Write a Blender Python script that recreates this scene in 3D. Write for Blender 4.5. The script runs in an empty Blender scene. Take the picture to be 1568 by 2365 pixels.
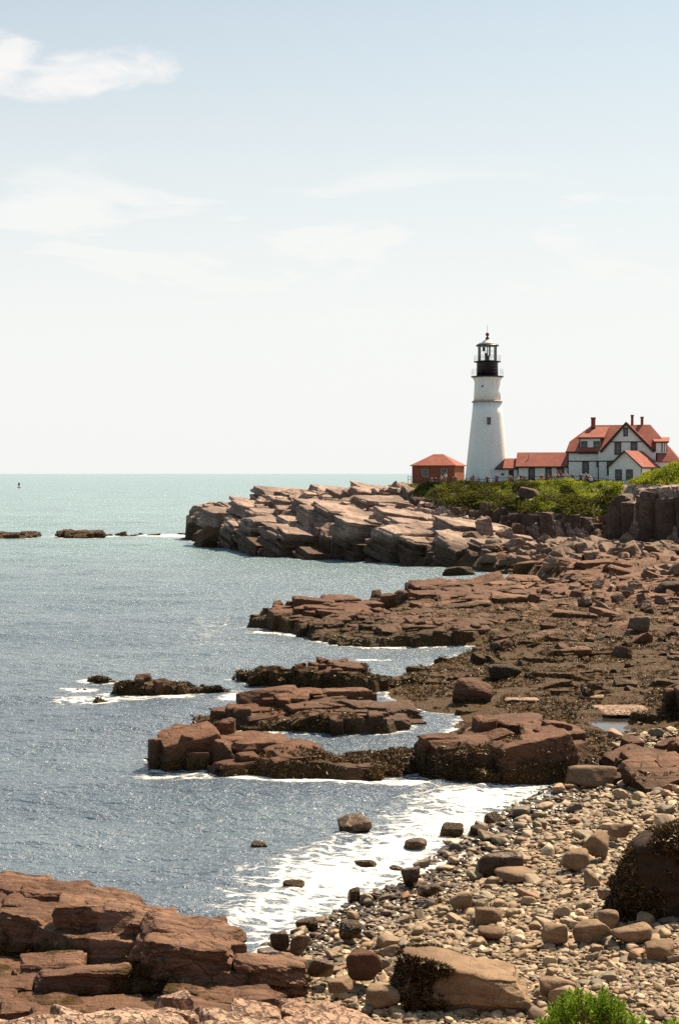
import bpy, bmesh, math, random
import numpy as np
from mathutils import Vector, Matrix
C = bpy.context.scene
COL = C.collection
R = math.radians
# ------------------------------------------------------------------ camera
EYE = 12.5
FPX = 3284.6                     # focal length in the units of a 1568 x 2365 picture
PITCH = math.atan((1182.5 - 1093.0) / FPX)
cam_d = bpy.data.cameras.new('camera'); cam = bpy.data.objects.new('camera', cam_d); COL.objects.link(cam)
cam.location = (0, 0, EYE); cam.rotation_euler = (R(90) - PITCH, 0, 0)
cam_d.sensor_fit = 'VERTICAL'; cam_d.sensor_height = 36.0; cam_d.lens = 50.0
cam_d.clip_start = 0.5; cam_d.clip_end = 60000
C.camera = cam
# ------------------------------------------------------------------ sun and sky
SUN_EL, SUN_AZ = R(54), R(42)
S = Vector((math.sin(SUN_AZ) * math.cos(SUN_EL), math.cos(SUN_AZ) * math.cos(SUN_EL), math.sin(SUN_EL)))
sd = bpy.data.lights.new('sun', 'SUN'); sun = bpy.data.objects.new('sun', sd); COL.objects.link(sun)
sd.energy = 5.0; sd.angle = R(0.6); sd.color = (1.0, 0.81, 0.57)
sun.rotation_euler = (-S).to_track_quat('-Z', 'Y').to_euler()
W = bpy.data.worlds.new('World'); C.world = W; W.use_nodes = True
C.view_settings.view_transform = 'Standard'; C.view_settings.look = 'None'
C.view_settings.exposure = 0.92; C.view_settings.gamma = 1.0
C.cycles.use_denoising = False
C.cycles.max_bounces = 6; C.cycles.diffuse_bounces = 2; C.cycles.glossy_bounces = 3
C.cycles.transparent_max_bounces = 6; C.cycles.transmission_bounces = 3
C.cycles.sample_clamp_indirect = 3.0; C.cycles.sample_clamp_direct = 7.0

class NT:
    def __init__(s, tree): s.t = tree; tree.nodes.clear()
    def n(s, typ, **kw):
        nd = s.t.nodes.new(typ)
        ins = kw.pop('i', {})
        for k, v in kw.items(): setattr(nd, k, v)
        for k, v in ins.items():
            sock = nd.inputs[k]
            if isinstance(v, bpy.types.NodeSocket): s.t.links.new(v, sock)
            else: sock.default_value = v
        return nd
    def math(s, op, a, b=None, c=None, clamp=False):
        d = {0: a}
        if b is not None: d[1] = b
        if c is not None: d[2] = c
        return s.n('ShaderNodeMath', operation=op, use_clamp=clamp, i=d).outputs[0]
    def mix(s, f, a, b, typ='MIX'):
        nd = s.t.nodes.new('ShaderNodeMix'); nd.data_type = 'RGBA'; nd.blend_type = typ
        for sock, v in ((nd.inputs[0], f), (nd.inputs[6], a), (nd.inputs[7], b)):
            if isinstance(v, bpy.types.NodeSocket): s.t.links.new(v, sock)
            elif isinstance(v, (int, float)): sock.default_value = v
            else: sock.default_value = (*v[:3], 1)
        return nd.outputs[2]
    def step(s, v, lo, hi, a=0.0, b=1.0):
        return s.n('ShaderNodeMapRange', interpolation_type='SMOOTHSTEP', i={0: v, 1: lo, 2: hi, 3: a, 4: b}).outputs[0]
    def noise(s, vec, scale, detail=4.0, rough=0.55, dist=0.0, sc=None):
        if sc: vec = s.n('ShaderNodeMapping', i={0: vec, 3: sc}).outputs[0]
        return s.n('ShaderNodeTexNoise', i={'Vector': vec, 'Scale': scale, 'Detail': detail, 'Roughness': rough, 'Distortion': dist}).outputs[0]
    def ramp(s, f, stops):
        nd = s.n('ShaderNodeValToRGB', i={0: f}); r = nd.color_ramp
        while len(r.elements) < len(stops): r.elements.new(0.5)
        for e, (p, c) in zip(r.elements, stops): e.position = p; e.color = (*c, 1)
        return nd.outputs[0]

w = NT(W.node_tree)
sky = w.n('ShaderNodeTexSky', sky_type='NISHITA', sun_disc=False, sun_elevation=SUN_EL, sun_rotation=SUN_AZ,
          altitude=0.0, air_density=1.0, dust_density=1.6, ozone_density=1.2)
tc = w.n('ShaderNodeTexCoord').outputs['Generated']
sep = w.n('ShaderNodeSeparateXYZ', i={0: tc}); dz = sep.outputs[2]
# thin high haze and cirrus live in directions of the sky dome
az = w.math('DIVIDE', sep.outputs[0], w.math('ADD', w.math('ABSOLUTE', sep.outputs[1]), 0.15))
el = w.math('DIVIDE', dz, w.math('ADD', w.math('ABSOLUTE', sep.outputs[1]), 0.15))
uv = w.n('ShaderNodeCombineXYZ', i={0: az, 1: el, 2: 0.0}).outputs[0]
tilt = w.n('ShaderNodeMapping', i={0: uv, 2: (0, 0, R(14)), 3: (1.0, 4.5, 1.0)}).outputs[0]
streak = w.noise(tilt, 5.0, 6, 0.55, 0.6)
front = w.step(w.math('ADD', w.math('MULTIPLY', sep.outputs[0], math.sin(SUN_AZ)), w.math('MULTIPLY', sep.outputs[1], math.cos(SUN_AZ))), -0.95, 0.35)   # haze glows on the sun's side
veil = w.math('MULTIPLY', w.step(el, 0.38, 0.03, 0.30, 0.985), front)
sm = w.math('MULTIPLY', w.step(streak, 0.43, 0.68, 0.0, 0.62), w.step(el, 0.27, 0.10, 0.0, 1.0))
veil = w.math('MAXIMUM', veil, w.math('ADD', w.math('MULTIPLY', veil, 0.75), sm))
# one small bright cloud high on the left, another torn piece beside it
def blob(cx, cy, rx, ry):
    a = w.math('POWER', w.math('DIVIDE', w.math('SUBTRACT', az, cx), rx), 2.0)
    sk = w.math('SUBTRACT', w.math('SUBTRACT', el, cy), w.math('MULTIPLY', w.math('SUBTRACT', az, cx), 0.10))
    b = w.math('POWER', w.math('DIVIDE', sk, ry), 2.0)
    return w.math('SUBTRACT', 1.0, w.math('ADD', a, b))
K = 0.855   # az is x/(y+.15): directions near the camera axis
b1 = blob(-0.178 * K, 0.282 * K, 0.058, 0.015)
b2 = blob(-0.240 * K, 0.290 * K, 0.030, 0.022)
bb = w.math('MAXIMUM', b1, b2)
cn = w.noise(w.n('ShaderNodeMapping', i={0: uv, 2: (0, 0, R(-12)), 3: (1.0, 2.6, 1.0)}).outputs[0], 22.0, 8, 0.6, 0.5)
cl = w.step(w.math('ADD', w.math('MULTIPLY', bb, 0.50), w.math('MULTIPLY', w.math('SUBTRACT', cn, 0.5), 1.5)), -0.05, 0.55, 0.0, 0.92)
cl = w.math('MULTIPLY', cl, w.step(bb, -0.9, 0.0))
skyc = w.mix(1.0, sky.outputs[0], (0.92, 1.045, 0.93), 'MULTIPLY')
HZ = (7.55, 7.6, 7.45)
c1 = w.mix(w.math('MINIMUM', veil, 0.96), skyc, HZ)
c2 = w.mix(cl, c1, (7.8, 7.65, 7.5))
bg = w.n('ShaderNodeBackground', i={0: c2, 1: 0.066})
w.n('ShaderNodeOutputWorld', i={0: bg.outputs[0]})

# ------------------------------------------------------------------ picture helpers
_cp, _sp = math.cos(PITCH), math.sin(PITCH)
def ray(X, Y):
    r, u = X - 784.0, 1182.5 - Y
    return (r, FPX * _cp + u * _sp, -FPX * _sp + u * _cp)
def at(X, Y, z=0.0):             # point of height z seen at picture position X, Y
    d = ray(X, Y); k = (z - EYE) / d[2]
    return (d[0] * k, d[1] * k)
def atd(X, Y, y):                # point at distance y
    d = ray(X, Y); k = y / d[1]
    return Vector((d[0] * k, y, EYE + d[2] * k))

# ------------------------------------------------------------------ mesh helpers
def mesh_np(name, V, F, mat=None, smooth=False, parent=None, link=True):
    me = bpy.data.meshes.new(name); V = np.asarray(V, dtype=np.float32); F = np.asarray(F, dtype=np.int32)
    k = F.shape[1]; me.vertices.add(len(V)); me.vertices.foreach_set('co', V.ravel())
    me.loops.add(F.size); me.loops.foreach_set('vertex_index', F.ravel())
    me.polygons.add(len(F)); me.polygons.foreach_set('loop_start', np.arange(0, F.size, k, dtype=np.int32))
    me.polygons.foreach_set('loop_total', np.full(len(F), k, dtype=np.int32))
    me.update(calc_edges=True); me.validate()
    me.polygons.foreach_set('use_smooth', np.full(len(me.polygons), smooth))
    if mat: me.materials.append(mat)
    o = bpy.data.objects.new(name, me)
    if link: COL.objects.link(o)
    if parent: o.parent = parent
    return o
def attr(o, name, vals):
    a = o.data.attributes.new(name, 'FLOAT', 'POINT'); a.data.foreach_set('value', np.asarray(vals, dtype=np.float32))
def tag(o, label=None, cat=None, group=None, kind=None):
    if label: o['label'] = label
    if cat: o['category'] = cat
    if group: o['group'] = group
    if kind: o['kind'] = kind
    return o
def empty(name, loc=(0, 0, 0), rz=0.0):
    o = bpy.data.objects.new(name, None); COL.objects.link(o); o.location = loc; o.rotation_euler = (0, 0, rz); return o
def copy_tree(o, parent=None):
    c = o.copy(); COL.objects.link(c)
    if parent: c.parent = parent
    for ch in list(o.children): copy_tree(ch, c)
    return c

class MB:
    def __init__(s): s.v = []; s.f = []
    def add(s, vs, fs):
        b = len(s.v); s.v += [tuple(v) for v in vs]; s.f += [tuple(i + b for i in f) for f in fs]; return s
    def box(s, x0, x1, y0, y1, z0, z1):
        return s.add([(x, y, z) for x in (x0, x1) for y in (y0, y1) for z in (z0, z1)],
                     [(0, 1, 3, 2), (4, 6, 7, 5), (0, 4, 5, 1), (2, 3, 7, 6), (0, 2, 6, 4), (1, 5, 7, 3)])
    def prism(s, pts, off):      # polygon pts extruded by the vector off
        n = len(pts); o = Vector(off)
        q = [Vector(p) for p in pts]
        s.add(q + [p + o for p in q], [tuple(range(n))[::-1], tuple(range(n, 2 * n))] + [(i, (i + 1) % n, (i + 1) % n + n, i + n) for i in range(n)])
        return s
    def bar(s, a, b, r, n=6, r2=None):
        a, b = Vector(a), Vector(b); d = (b - a)
        if d.length < 1e-6: return s
        q = d.to_track_quat('Z', 'Y'); r2 = r if r2 is None else r2
        A = [a + q @ Vector((math.cos(t) * r, math.sin(t) * r, 0)) for t in [2 * math.pi * (i + .5) / n for i in range(n)]]
        B = [b + q @ Vector((math.cos(t) * r2, math.sin(t) * r2, 0)) for t in [2 * math.pi * (i + .5) / n for i in range(n)]]
        return s.add(A + B, [tuple(range(n))[::-1], tuple(range(n, 2 * n))] + [(i, (i + 1) % n, (i + 1) % n + n, i + n) for i in range(n)])
    def lathe(s, prof, n=32, c=(0, 0), cap=True):
        vs = [(c[0] + r * math.cos(2 * math.pi * i / n), c[1] + r * math.sin(2 * math.pi * i / n), z) for r, z in prof for i in range(n)]
        fs = [(j * n + i, j * n + (i + 1) % n, (j + 1) * n + (i + 1) % n, (j + 1) * n + i) for j in range(len(prof) - 1) for i in range(n)]
        if cap: fs += [tuple(range(n))[::-1], tuple(range((len(prof) - 1) * n, len(prof) * n))]
        return s.add(vs, fs)
    def build(s, name, mat=None, parent=None, smooth=False):
        me = bpy.data.meshes.new(name); me.from_pydata(s.v, [], s.f); me.update()
        bm = bmesh.new(); bm.from_mesh(me); bmesh.ops.recalc_face_normals(bm, faces=bm.faces); bm.to_mesh(me); bm.free()
        if smooth:
            for p in me.polygons: p.use_smooth = len(p.vertices) == 4
        if mat: me.materials.append(mat)
        o = bpy.data.objects.new(name, me); COL.objects.link(o)
        if parent: o.parent = parent
        return o

# ------------------------------------------------------------------ noise on arrays
def h2(ix, iy, s):
    with np.errstate(over='ignore'):
        h = (ix.astype(np.int64) * 374761393 + iy.astype(np.int64) * 668265263 + s * 2147483647).astype(np.uint64)
        h = (h ^ (h >> np.uint64(13))) * np.uint64(1274126177); h &= np.uint64(0xffffffff)
        h = (h ^ (h >> np.uint64(16))) * np.uint64(2246822519); h &= np.uint64(0xffffffff)
        h ^= h >> np.uint64(15)
    return (h & np.uint64(0xffffff)).astype(np.float64) / 16777216.0
def vn(x, y, s):
    ix, iy = np.floor(x), np.floor(y); fx, fy = x - ix, y - iy
    fx = fx * fx * (3 - 2 * fx); fy = fy * fy * (3 - 2 * fy)
    a, b, c, d = h2(ix, iy, s), h2(ix + 1, iy, s), h2(ix, iy + 1, s), h2(ix + 1, iy + 1, s)
    return (a * (1 - fx) + b * fx) * (1 - fy) + (c * (1 - fx) + d * fx) * fy
def fbm(x, y, s, o=4, g=0.5):
    t = 0; a = 1; n = 0
    for i in range(o): t = t + a * vn(x, y, s + i * 7); n += a; a *= g; x = x * 2.03 + 11.3; y = y * 2.03 - 7.7
    return t / n - 0.5
def cells(x, y, s, met=0.75, jit=0.8):
    ix, iy = np.floor(x), np.floor(y)
    F1 = np.full(x.shape, 9.0); F2 = F1.copy(); cx = x.copy(); cy = y.copy(); I = ix.copy(); J = iy.copy()
    for a in (-1, 0, 1):
        for b in (-1, 0, 1):
            p, q = ix + a, iy + b
            px = p + 0.5 + jit * (h2(p, q, s) - 0.5); py = q + 0.5 + jit * (h2(p, q, s + 1) - 0.5)
            dx, dy = np.abs(x - px), np.abs(y - py)
            d = met * np.maximum(dx, dy) + (1 - met) * (dx + dy)
            nw = d < F1; F2 = np.where(nw, F1, np.minimum(F2, d)); F1 = np.where(nw, d, F1)
            cx = np.where(nw, px, cx); cy = np.where(nw, py, cy); I = np.where(nw, p, I); J = np.where(nw, q, J)
    return F1, F2, cx, cy, I, J
class Layer:                      # one system of joints that cuts the rock into blocks
    def __init__(s, x, y, su, sv, ang, seed, warp=0.12):
        c, n = math.cos(ang), math.sin(ang); m = max(su, sv)
        xw = x + warp * m * fbm(x / m * 1.7, y / m * 1.7, seed + 50, 3); yw = y + warp * m * fbm(x / m * 1.7 + 40, y / m * 1.7, seed + 60, 3)
        u, v = (xw * c + yw * n) / su, (-xw * n + yw * c) / sv
        s.F1, s.F2, cu, cv, I, J = cells(u, v, seed)
        s.du, s.dv = (u - cu) * su, (v - cv) * sv
        s.cx, s.cy = cu * su * c - cv * sv * n, cu * su * n + cv * sv * c
        s.r = [h2(I, J, seed + k) for k in (11, 12, 13, 14)]
        s.dx, s.dy = s.du * c - s.dv * n, s.du * n + s.dv * c
        s.edge = s.F2 - s.F1
    def h(s, amp, tx=0.0, ty=0.0, tr=0.15, crack=0.0, cw=0.05):
        r = amp * 2 * (s.r[0] - 0.5) + (tx + tr * 2 * (s.r[1] - 0.5)) * s.dx + (ty + tr * 2 * (s.r[2] - 0.5)) * s.dy
        if crack: r = r - crack * np.clip(1 - s.edge / cw, 0, 1)
        return r
def poly_sd(x, y, P):             # distance to the outline, positive inside
    d = np.full(x.shape, 1e9); ins = np.zeros(x.shape, bool); n = len(P)
    for i in range(n):
        ax, ay = P[i]; bx, by = P[(i + 1) % n]; ex, ey = bx - ax, by - ay
        t = np.clip(((x - ax) * ex + (y - ay) * ey) / (ex * ex + ey * ey + 1e-9), 0, 1)
        d = np.minimum(d, (x - ax - t * ex) ** 2 + (y - ay - t * ey) ** 2)
        c = ((ay > y) != (by > y)) & (x < ex * (y - ay) / (ey + (1e-9 if ey == 0 else 0)) + ax)
        ins ^= c
    d = np.sqrt(d); return np.where(ins, d, -d)
def idw(x, y, ctr, p=3.0):
    a = 0; b = 0
    for cx, cy, h in ctr:
        q = 1.0 / (((x - cx) ** 2 + (y - cy) ** 2) ** (p / 2) + 1e-3); a = a + q * h; b = b + q
    return a / b
def grid_obj(name, X, Y, Z, keep, mat, smooth=False):
    n, m = X.shape; idx = np.arange(n * m).reshape(n, m)
    k = keep[:-1, :-1] | keep[1:, :-1] | keep[:-1, 1:] | keep[1:, 1:]
    F = np.stack([idx[:-1, :-1][k], idx[:-1, 1:][k], idx[1:, 1:][k], idx[1:, :-1][k]], 1)
    used = np.zeros(n * m, bool); used[F.ravel()] = True
    mp = np.cumsum(used) - 1
    V = np.stack([X.ravel(), Y.ravel(), Z.ravel()], 1)[used]
    o = mesh_np(name, V, mp[F], mat, smooth)
    return o, used
# ------------------------------------------------------------------ materials
def new_mat(name):
    m = bpy.data.materials.new(name); m.use_nodes = True; return m, NT(m.node_tree)
def finish(t, bs, disp=None):
    t.n('ShaderNodeOutputMaterial', i={0: bs.outputs[0]})
def plain(name, col, rough=0.6, var=0.12, scale=3.0, bump=0.0, metal=0.0, spec=0.4, bscale=None):
    m, t = new_mat(name); oc = t.n('ShaderNodeTexCoord').outputs['Object']
    n = t.noise(oc, scale, 5)
    c = t.mix(t.step(n, 0.3, 0.7), tuple(v * (1 - var) for v in col), tuple(min(1, v * (1 + var)) for v in col))
    b = t.n('ShaderNodeBsdfPrincipled', i={'Base Color': c, 'Roughness': rough, 'Metallic': metal, 'Specular IOR Level': spec})
    if bump:
        t.t.links.new(t.n('ShaderNodeBump', i={'Strength': 0.6, 'Distance': bump, 'Height': t.noise(oc, bscale or scale * 6, 4)}).outputs[0], b.inputs['Normal'])
    finish(t, b); return m
def rock_mat(name, ca, cb, tide=None, tcol=(0.045, 0.024, 0.013), weed=0.5, wz=1.2, wcol=((0.030, 0.015, 0.004), (0.12, 0.068, 0.020)),
             strata=0.5, sdir=(0.12, 0.05, 1.0), k=1.0, rough=0.72, masks=False, crack=1.0, pits=0.0, wscale=1.0, bs=1.0):
    m, t = new_mat(name)
    g = t.n('ShaderNodeNewGeometry'); P = g.outputs['Position']; Nz = t.n('ShaderNodeSeparateXYZ', i={0: g.outputs['True Normal']}).outputs[2]
    Z = t.n('ShaderNodeSeparateXYZ', i={0: P}).outputs[2]
    n1 = t.noise(P, 0.22 * k, 4); n2 = t.noise(P, 1.6 * k, 6, 0.62); n3 = t.noise(P, 9 * k, 5, 0.65)
    col = t.mix(t.step(n1, 0.35, 0.65), ca, cb)
    col = t.mix(t.step(n2, 0.40, 0.72, 0, 0.6), col, tuple(v * 0.55 for v in ca))
    col = t.mix(t.step(n3, 0.52, 0.75, 0, 0.35), col, tuple(min(1, v * 1.35) for v in cb))
    # bedding lines
    dotp = t.n('ShaderNodeVectorMath', operation='DOT_PRODUCT', i={0: P, 1: sdir}).outputs['Value']
    sv = t.n('ShaderNodeCombineXYZ', i={0: t.math('ADD', t.math('MULTIPLY', dotp, 3.2 * k), t.math('MULTIPLY', n2, 1.2)), 1: t.math('MULTIPLY', n1, 3.0), 2: 0.0}).outputs[0]
    st = t.noise(sv, 1.6, 5, 0.6)
    stm = t.step(st, 0.42, 0.60)
    col = t.mix(t.math('MULTIPLY', stm, 0.45 * strata), col, tuple(v * 0.42 for v in ca))
    vo = t.n('ShaderNodeTexVoronoi', feature='DISTANCE_TO_EDGE', i={'Vector': t.n('ShaderNodeVectorMath', operation='ADD', i={0: t.n('ShaderNodeMapping', i={0: P, 3: (0.8, 1.3, 1.7)}).outputs[0], 1: t.n('ShaderNodeTexNoise', i={'Vector': P, 'Scale': 1.3 * k, 'Detail': 3.0}).outputs[1]}).outputs[0], 'Scale': 0.75 * k}).outputs[0]
    ck = t.math('MULTIPLY', t.step(vo, 0.0, 0.03, 1.0 * crack, 0.0), t.step(n1, 0.45, 0.6))
    col = t.mix(t.math('MULTIPLY', ck, 0.6), col, tuple(v * 0.25 for v in ca))
    rg = rough; wf = None
    hgt = t.math('ADD', t.math('MULTIPLY', n2, 0.6), t.math('MULTIPLY', n3, 0.22))
    hgt = t.math('ADD', hgt, t.math('MULTIPLY', st, 0.30 * strata)); hgt = t.math('SUBTRACT', hgt, t.math('MULTIPLY', ck, 0.25))
    if pits:
        pv = t.noise(P, 7.0, 3, 0.6, 1.0); pm = t.step(pv, 0.46, 0.60)
        col = t.mix(t.math('MULTIPLY', pm, pits), col, tuple(v * 0.22 for v in ca)); hgt = t.math('SUBTRACT', hgt, t.math('MULTIPLY', pm, 0.35))
    if tide:
        tf = t.step(t.math('ADD', Z, t.math('MULTIPLY', t.math('SUBTRACT', n1, 0.5), -2.6)), tide[0], tide[1], 1.0, 0.0)
        col = t.mix(t.math('MULTIPLY', tf, 0.88), col, t.mix(t.step(n2, 0.35, 0.7), tcol, tuple(v * 2.0 for v in tcol)))
    if weed:
        wn = t.noise(P, 0.55 * wscale, 5, 0.6); wm = t.step(t.math('SUBTRACT', wn, t.math('MULTIPLY', t.math('SUBTRACT', Z, wz), 0.22)), 0.62 - 0.3 * weed, 0.70 - 0.3 * weed)
        fine = t.noise(P, 9.0, 6, 0.78, 0.5)
        wc = t.mix(t.step(fine, 0.40, 0.66), wcol[0], wcol[1])
        col = t.mix(wm, col, wc)
        hgt = t.math('ADD', hgt, t.math('MULTIPLY', wm, t.math('MULTIPLY', fine, 1.1)))
        wet = t.math('MULTIPLY', wm, t.step(fine, 0.45, 0.65))
        rg = t.math('SUBTRACT', rough, t.math('MULTIPLY', wet, 0.45))
    if masks:
        a = t.n('ShaderNodeAttribute', attribute_name='soil').outputs['Fac']; v = t.n('ShaderNodeAttribute', attribute_name='veg').outputs['Fac']
        sf = t.step(t.math('ADD', a, t.math('MULTIPLY', t.math('SUBTRACT', n2, 0.5), 0.9)), 0.42, 0.58)
        col = t.mix(sf, col, t.mix(n3, (0.30, 0.115, 0.045), (0.50, 0.27, 0.13)))
        vf = t.step(t.math('ADD', v, t.math('MULTIPLY', t.math('SUBTRACT', n2, 0.5), 0.8)), 0.42, 0.55)
        col = t.mix(vf, col, t.mix(t.step(n2, .4, .6), (0.045, 0.055, 0.012), (0.13, 0.15, 0.025)))
    bp = t.n('ShaderNodeBump', i={'Strength': 0.75, 'Distance': 0.22 * bs / k, 'Height': hgt})
    b = t.n('ShaderNodeBsdfPrincipled', i={'Base Color': col, 'Roughness': rg, 'Specular IOR Level': 0.22, 'Normal': bp.outputs[0]})
    finish(t, b); return m
def stone_mat(name, rnd):
    m, t = new_mat(name)
    g = t.n('ShaderNodeNewGeometry'); P = g.outputs['Position']; Z = t.n('ShaderNodeSeparateXYZ', i={0: P}).outputs[2]
    r = g.outputs['Random Per Island'] if rnd == 'island' else t.n('ShaderNodeObjectInfo').outputs['Random']
    c = t.ramp(r, [(0.0, (0.13, 0.078, 0.044)), (0.12, (0.36, 0.235, 0.13)), (0.25, (0.20, 0.16, 0.088)), (0.38, (0.095, 0.068, 0.048)), (0.5, (0.48, 0.35, 0.225)), (0.62, (0.18, 0.108, 0.060)),
                     (0.75, (0.33, 0.245, 0.15)), (0.86, (0.115, 0.095, 0.062)), (0.95, (0.60, 0.47, 0.32)), (1.0, (0.24, 0.105, 0.045))])
    n = t.noise(P, 7.0, 6, 0.65); n0 = t.noise(P, 0.8, 3)
    c = t.mix(t.step(n, 0.4, 0.75, 0, 0.5), c, (0.12, 0.085, 0.05))
    al = t.math('MULTIPLY', t.step(n0, 0.62, 0.70), t.step(Z, 0.75, 0.45))
    c = t.mix(t.math('MULTIPLY', al, t.step(t.math('FRACT', t.math('MULTIPLY', r, 17.0)), 0.55, 0.6)), c, (0.11, 0.16, 0.015))
    wet = t.step(t.math('ADD', Z, t.math('MULTIPLY', n0, 0.25)), 0.20, 0.42, 1.0, 0.0)
    c = t.mix(t.math('MULTIPLY', wet, 0.78), c, (0.028, 0.018, 0.012))
    bp = t.n('ShaderNodeBump', i={'Strength': 0.5, 'Distance': 0.02, 'Height': n})
    b = t.n('ShaderNodeBsdfPrincipled', i={'Base Color': c, 'Roughness': t.math('SUBTRACT', 0.68, t.math('MULTIPLY', wet, 0.42)), 'Specular IOR Level': 0.45, 'Normal': bp.outputs[0]})
    finish(t, b); return m

M = {}
M['headland'] = rock_mat('headland rock', (0.22, 0.145, 0.115), (0.50, 0.36, 0.285), tide=(2.4, 4.0), weed=0.0, strata=1.3, sdir=(0.22, -0.16, 1.0), masks=True, k=0.8, bs=2.0)
M['ledge'] = rock_mat('tidal ledge rock', (0.095, 0.040, 0.020), (0.18, 0.083, 0.044), tide=(0.6, 1.7), weed=0.72, wz=0.6, strata=0.9, sdir=(0.1, 0.6, 0.9), bs=1.4)
M['ledge_bare'] = rock_mat('bare ledge rock', (0.105, 0.045, 0.023), (0.20, 0.095, 0.050), tide=(0.4, 1.2), weed=0.5, wz=0.2, strata=1.0, sdir=(0.1, 0.6, 0.9), bs=1.4)
M['shore'] = rock_mat('seaweed flat', (0.120, 0.054, 0.028), (0.22, 0.110, 0.060), weed=0.85, wz=0.9, strata=0.5, wcol=((0.034, 0.016, 0.005), (0.20, 0.108, 0.036)), bs=1.6)
M['fore'] = rock_mat('foreground rock', (0.120, 0.058, 0.034), (0.235, 0.128, 0.078), weed=0.46, wz=0.8, crack=.9, strata=1.3, sdir=(0.12, 0.8, 0.75), wcol=((0.035, 0.018, 0.004), (0.13, 0.075, 0.014)), k=1.3, bs=1.5)
M['pitted'] = rock_mat('pitted pale rock', (0.36, 0.215, 0.145), (0.50, 0.345, 0.25), weed=0.0, strata=0.6, k=1.6, pits=0.85, bs=1.2)
M['cliff'] = rock_mat('stained shade-toned cliff rock', (0.070, 0.042, 0.030), (0.15, 0.098, 0.072), weed=0.0, strata=0.5, sdir=(0.5, 0.2, 0.3), masks=True, k=0.8, bs=2.0)  # darker than the headland: staining, plus cliff-face shade put into the colour
M['boulder'] = rock_mat('boulder rock', (0.165, 0.10, 0.058), (0.28, 0.185, 0.112), weed=0.0, strata=0.6, k=1.6, crack=0.5, bs=0.9)
M['dark_boulder'] = rock_mat('dark boulder rock', (0.035, 0.018, 0.009), (0.065, 0.034, 0.017), weed=0.45, wz=1.6, strata=0.3, k=1.6, wcol=((0.025, 0.012, 0.004), (0.085, 0.05, 0.02)), bs=1.6)
M['wet_boulder'] = rock_mat('wet boulder rock', (0.06, 0.036, 0.022), (0.13, 0.08, 0.05), weed=0.5, wz=0.6, strata=0.3, k=1.6, rough=0.4, bs=0.9)
M['scree'] = rock_mat('fallen slab rock', (0.15, 0.092, 0.062), (0.29, 0.195, 0.14), tide=(0.6, 2.0), weed=0.2, wz=0.3, strata=0.6, bs=1.2)
M['stone'] = stone_mat('beach stone', 'object'); M['stones'] = stone_mat('beach stones', 'island')
M['white'] = plain('white paint', (0.78, 0.77, 0.74), 0.55, 0.05, 1.2)
M['tower'] = None
M['trim'] = plain('dark brown trim', (0.045, 0.028, 0.022), 0.6)
M['black'] = plain('black iron', (0.016, 0.013, 0.018), 0.45)
M['roofred'] = None
M['glass'] = plain('dark window glass', (0.05, 0.05, 0.055), 0.12, 0.3, 0.6, spec=0.7)
M['sash'] = plain('grey sash', (0.30, 0.28, 0.27), 0.5)
M['concrete'] = plain('weathered concrete', (0.36, 0.31, 0.26), 0.85)

def tower_mat():
    m, t = new_mat('whitewashed masonry'); oc = t.n('ShaderNodeTexCoord').outputs['Object']; z = t.n('ShaderNodeSeparateXYZ', i={0: oc}).outputs[2]
    n = t.noise(oc, 1.1, 6, 0.6, sc=(1, 1, 0.35)); f = t.noise(oc, 7, 4, 0.6)
    c = t.mix(t.step(n, 0.42, 0.72, 0, 0.55), (0.90, 0.88, 0.84), (0.78, 0.73, 0.66))
    st = t.math('MULTIPLY', t.step(t.noise(oc, 2.2, 4, sc=(1, 1, 0.12)), 0.5, 0.7), t.math('ADD', t.step(t.math('ABSOLUTE', t.math('SUBTRACT', z, 13.0)), 0.0, 0.5, 0.6, 0.0), t.step(z, 15.5, 17.2, 0, 0.45)))
    c = t.mix(st, c, (0.55, 0.36, 0.20))
    br = t.n('ShaderNodeTexBrick', i={'Vector': t.n('ShaderNodeCombineXYZ', i={0: t.math('MULTIPLY', t.math('ARCTAN2', t.n('ShaderNodeSeparateXYZ', i={0: oc}).outputs[1], t.n('ShaderNodeSeparateXYZ', i={0: oc}).outputs[0]), 3.0), 1: z, 2: 0.0}).outputs[0],
             'Scale': 1.0, 'Mortar Size': 0.02, 'Brick Width': 0.8, 'Row Height': 0.4})
    h = t.math('ADD', t.math('MULTIPLY', f, 0.7), t.math('MULTIPLY', br.outputs['Fac'], -0.6))
    b = t.n('ShaderNodeBsdfPrincipled', i={'Base Color': c, 'Roughness': 0.75, 'Normal': t.n('ShaderNodeBump', i={'Strength': 0.35, 'Distance': 0.03, 'Height': h}).outputs[0]})
    finish(t, b); return m
M['tower'] = tower_mat()
def shingle_mat():
    m, t = new_mat('red shingles'); oc = t.n('ShaderNodeTexCoord').outputs['Object']
    n = t.noise(oc, 0.9, 5, 0.6); s = t.noise(oc, 5.0, 3, 0.7, sc=(1, 1, 2.5)); z = t.n('ShaderNodeSeparateXYZ', i={0: oc}).outputs[2]
    c = t.mix(t.step(n, 0.35, 0.7), (0.28, 0.088, 0.066), (0.35, 0.125, 0.095)); c = t.mix(t.step(s, 0.45, 0.7, 0, 0.4), c, (0.20, 0.055, 0.04))
    row = t.math('FRACT', t.math('MULTIPLY', z, 5.5))
    b = t.n('ShaderNodeBsdfPrincipled', i={'Base Color': t.mix(t.step(row, 0.0, 0.22, 0.35, 0.0), c, (0.17, 0.03, 0.018)), 'Roughness': 0.85, 'Specular IOR Level': 0.2, 'Normal': t.n('ShaderNodeBump', i={'Strength': 0.4, 'Distance': 0.03, 'Height': row}).outputs[0]})
    finish(t, b); return m
M['roofred'] = shingle_mat()
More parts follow.
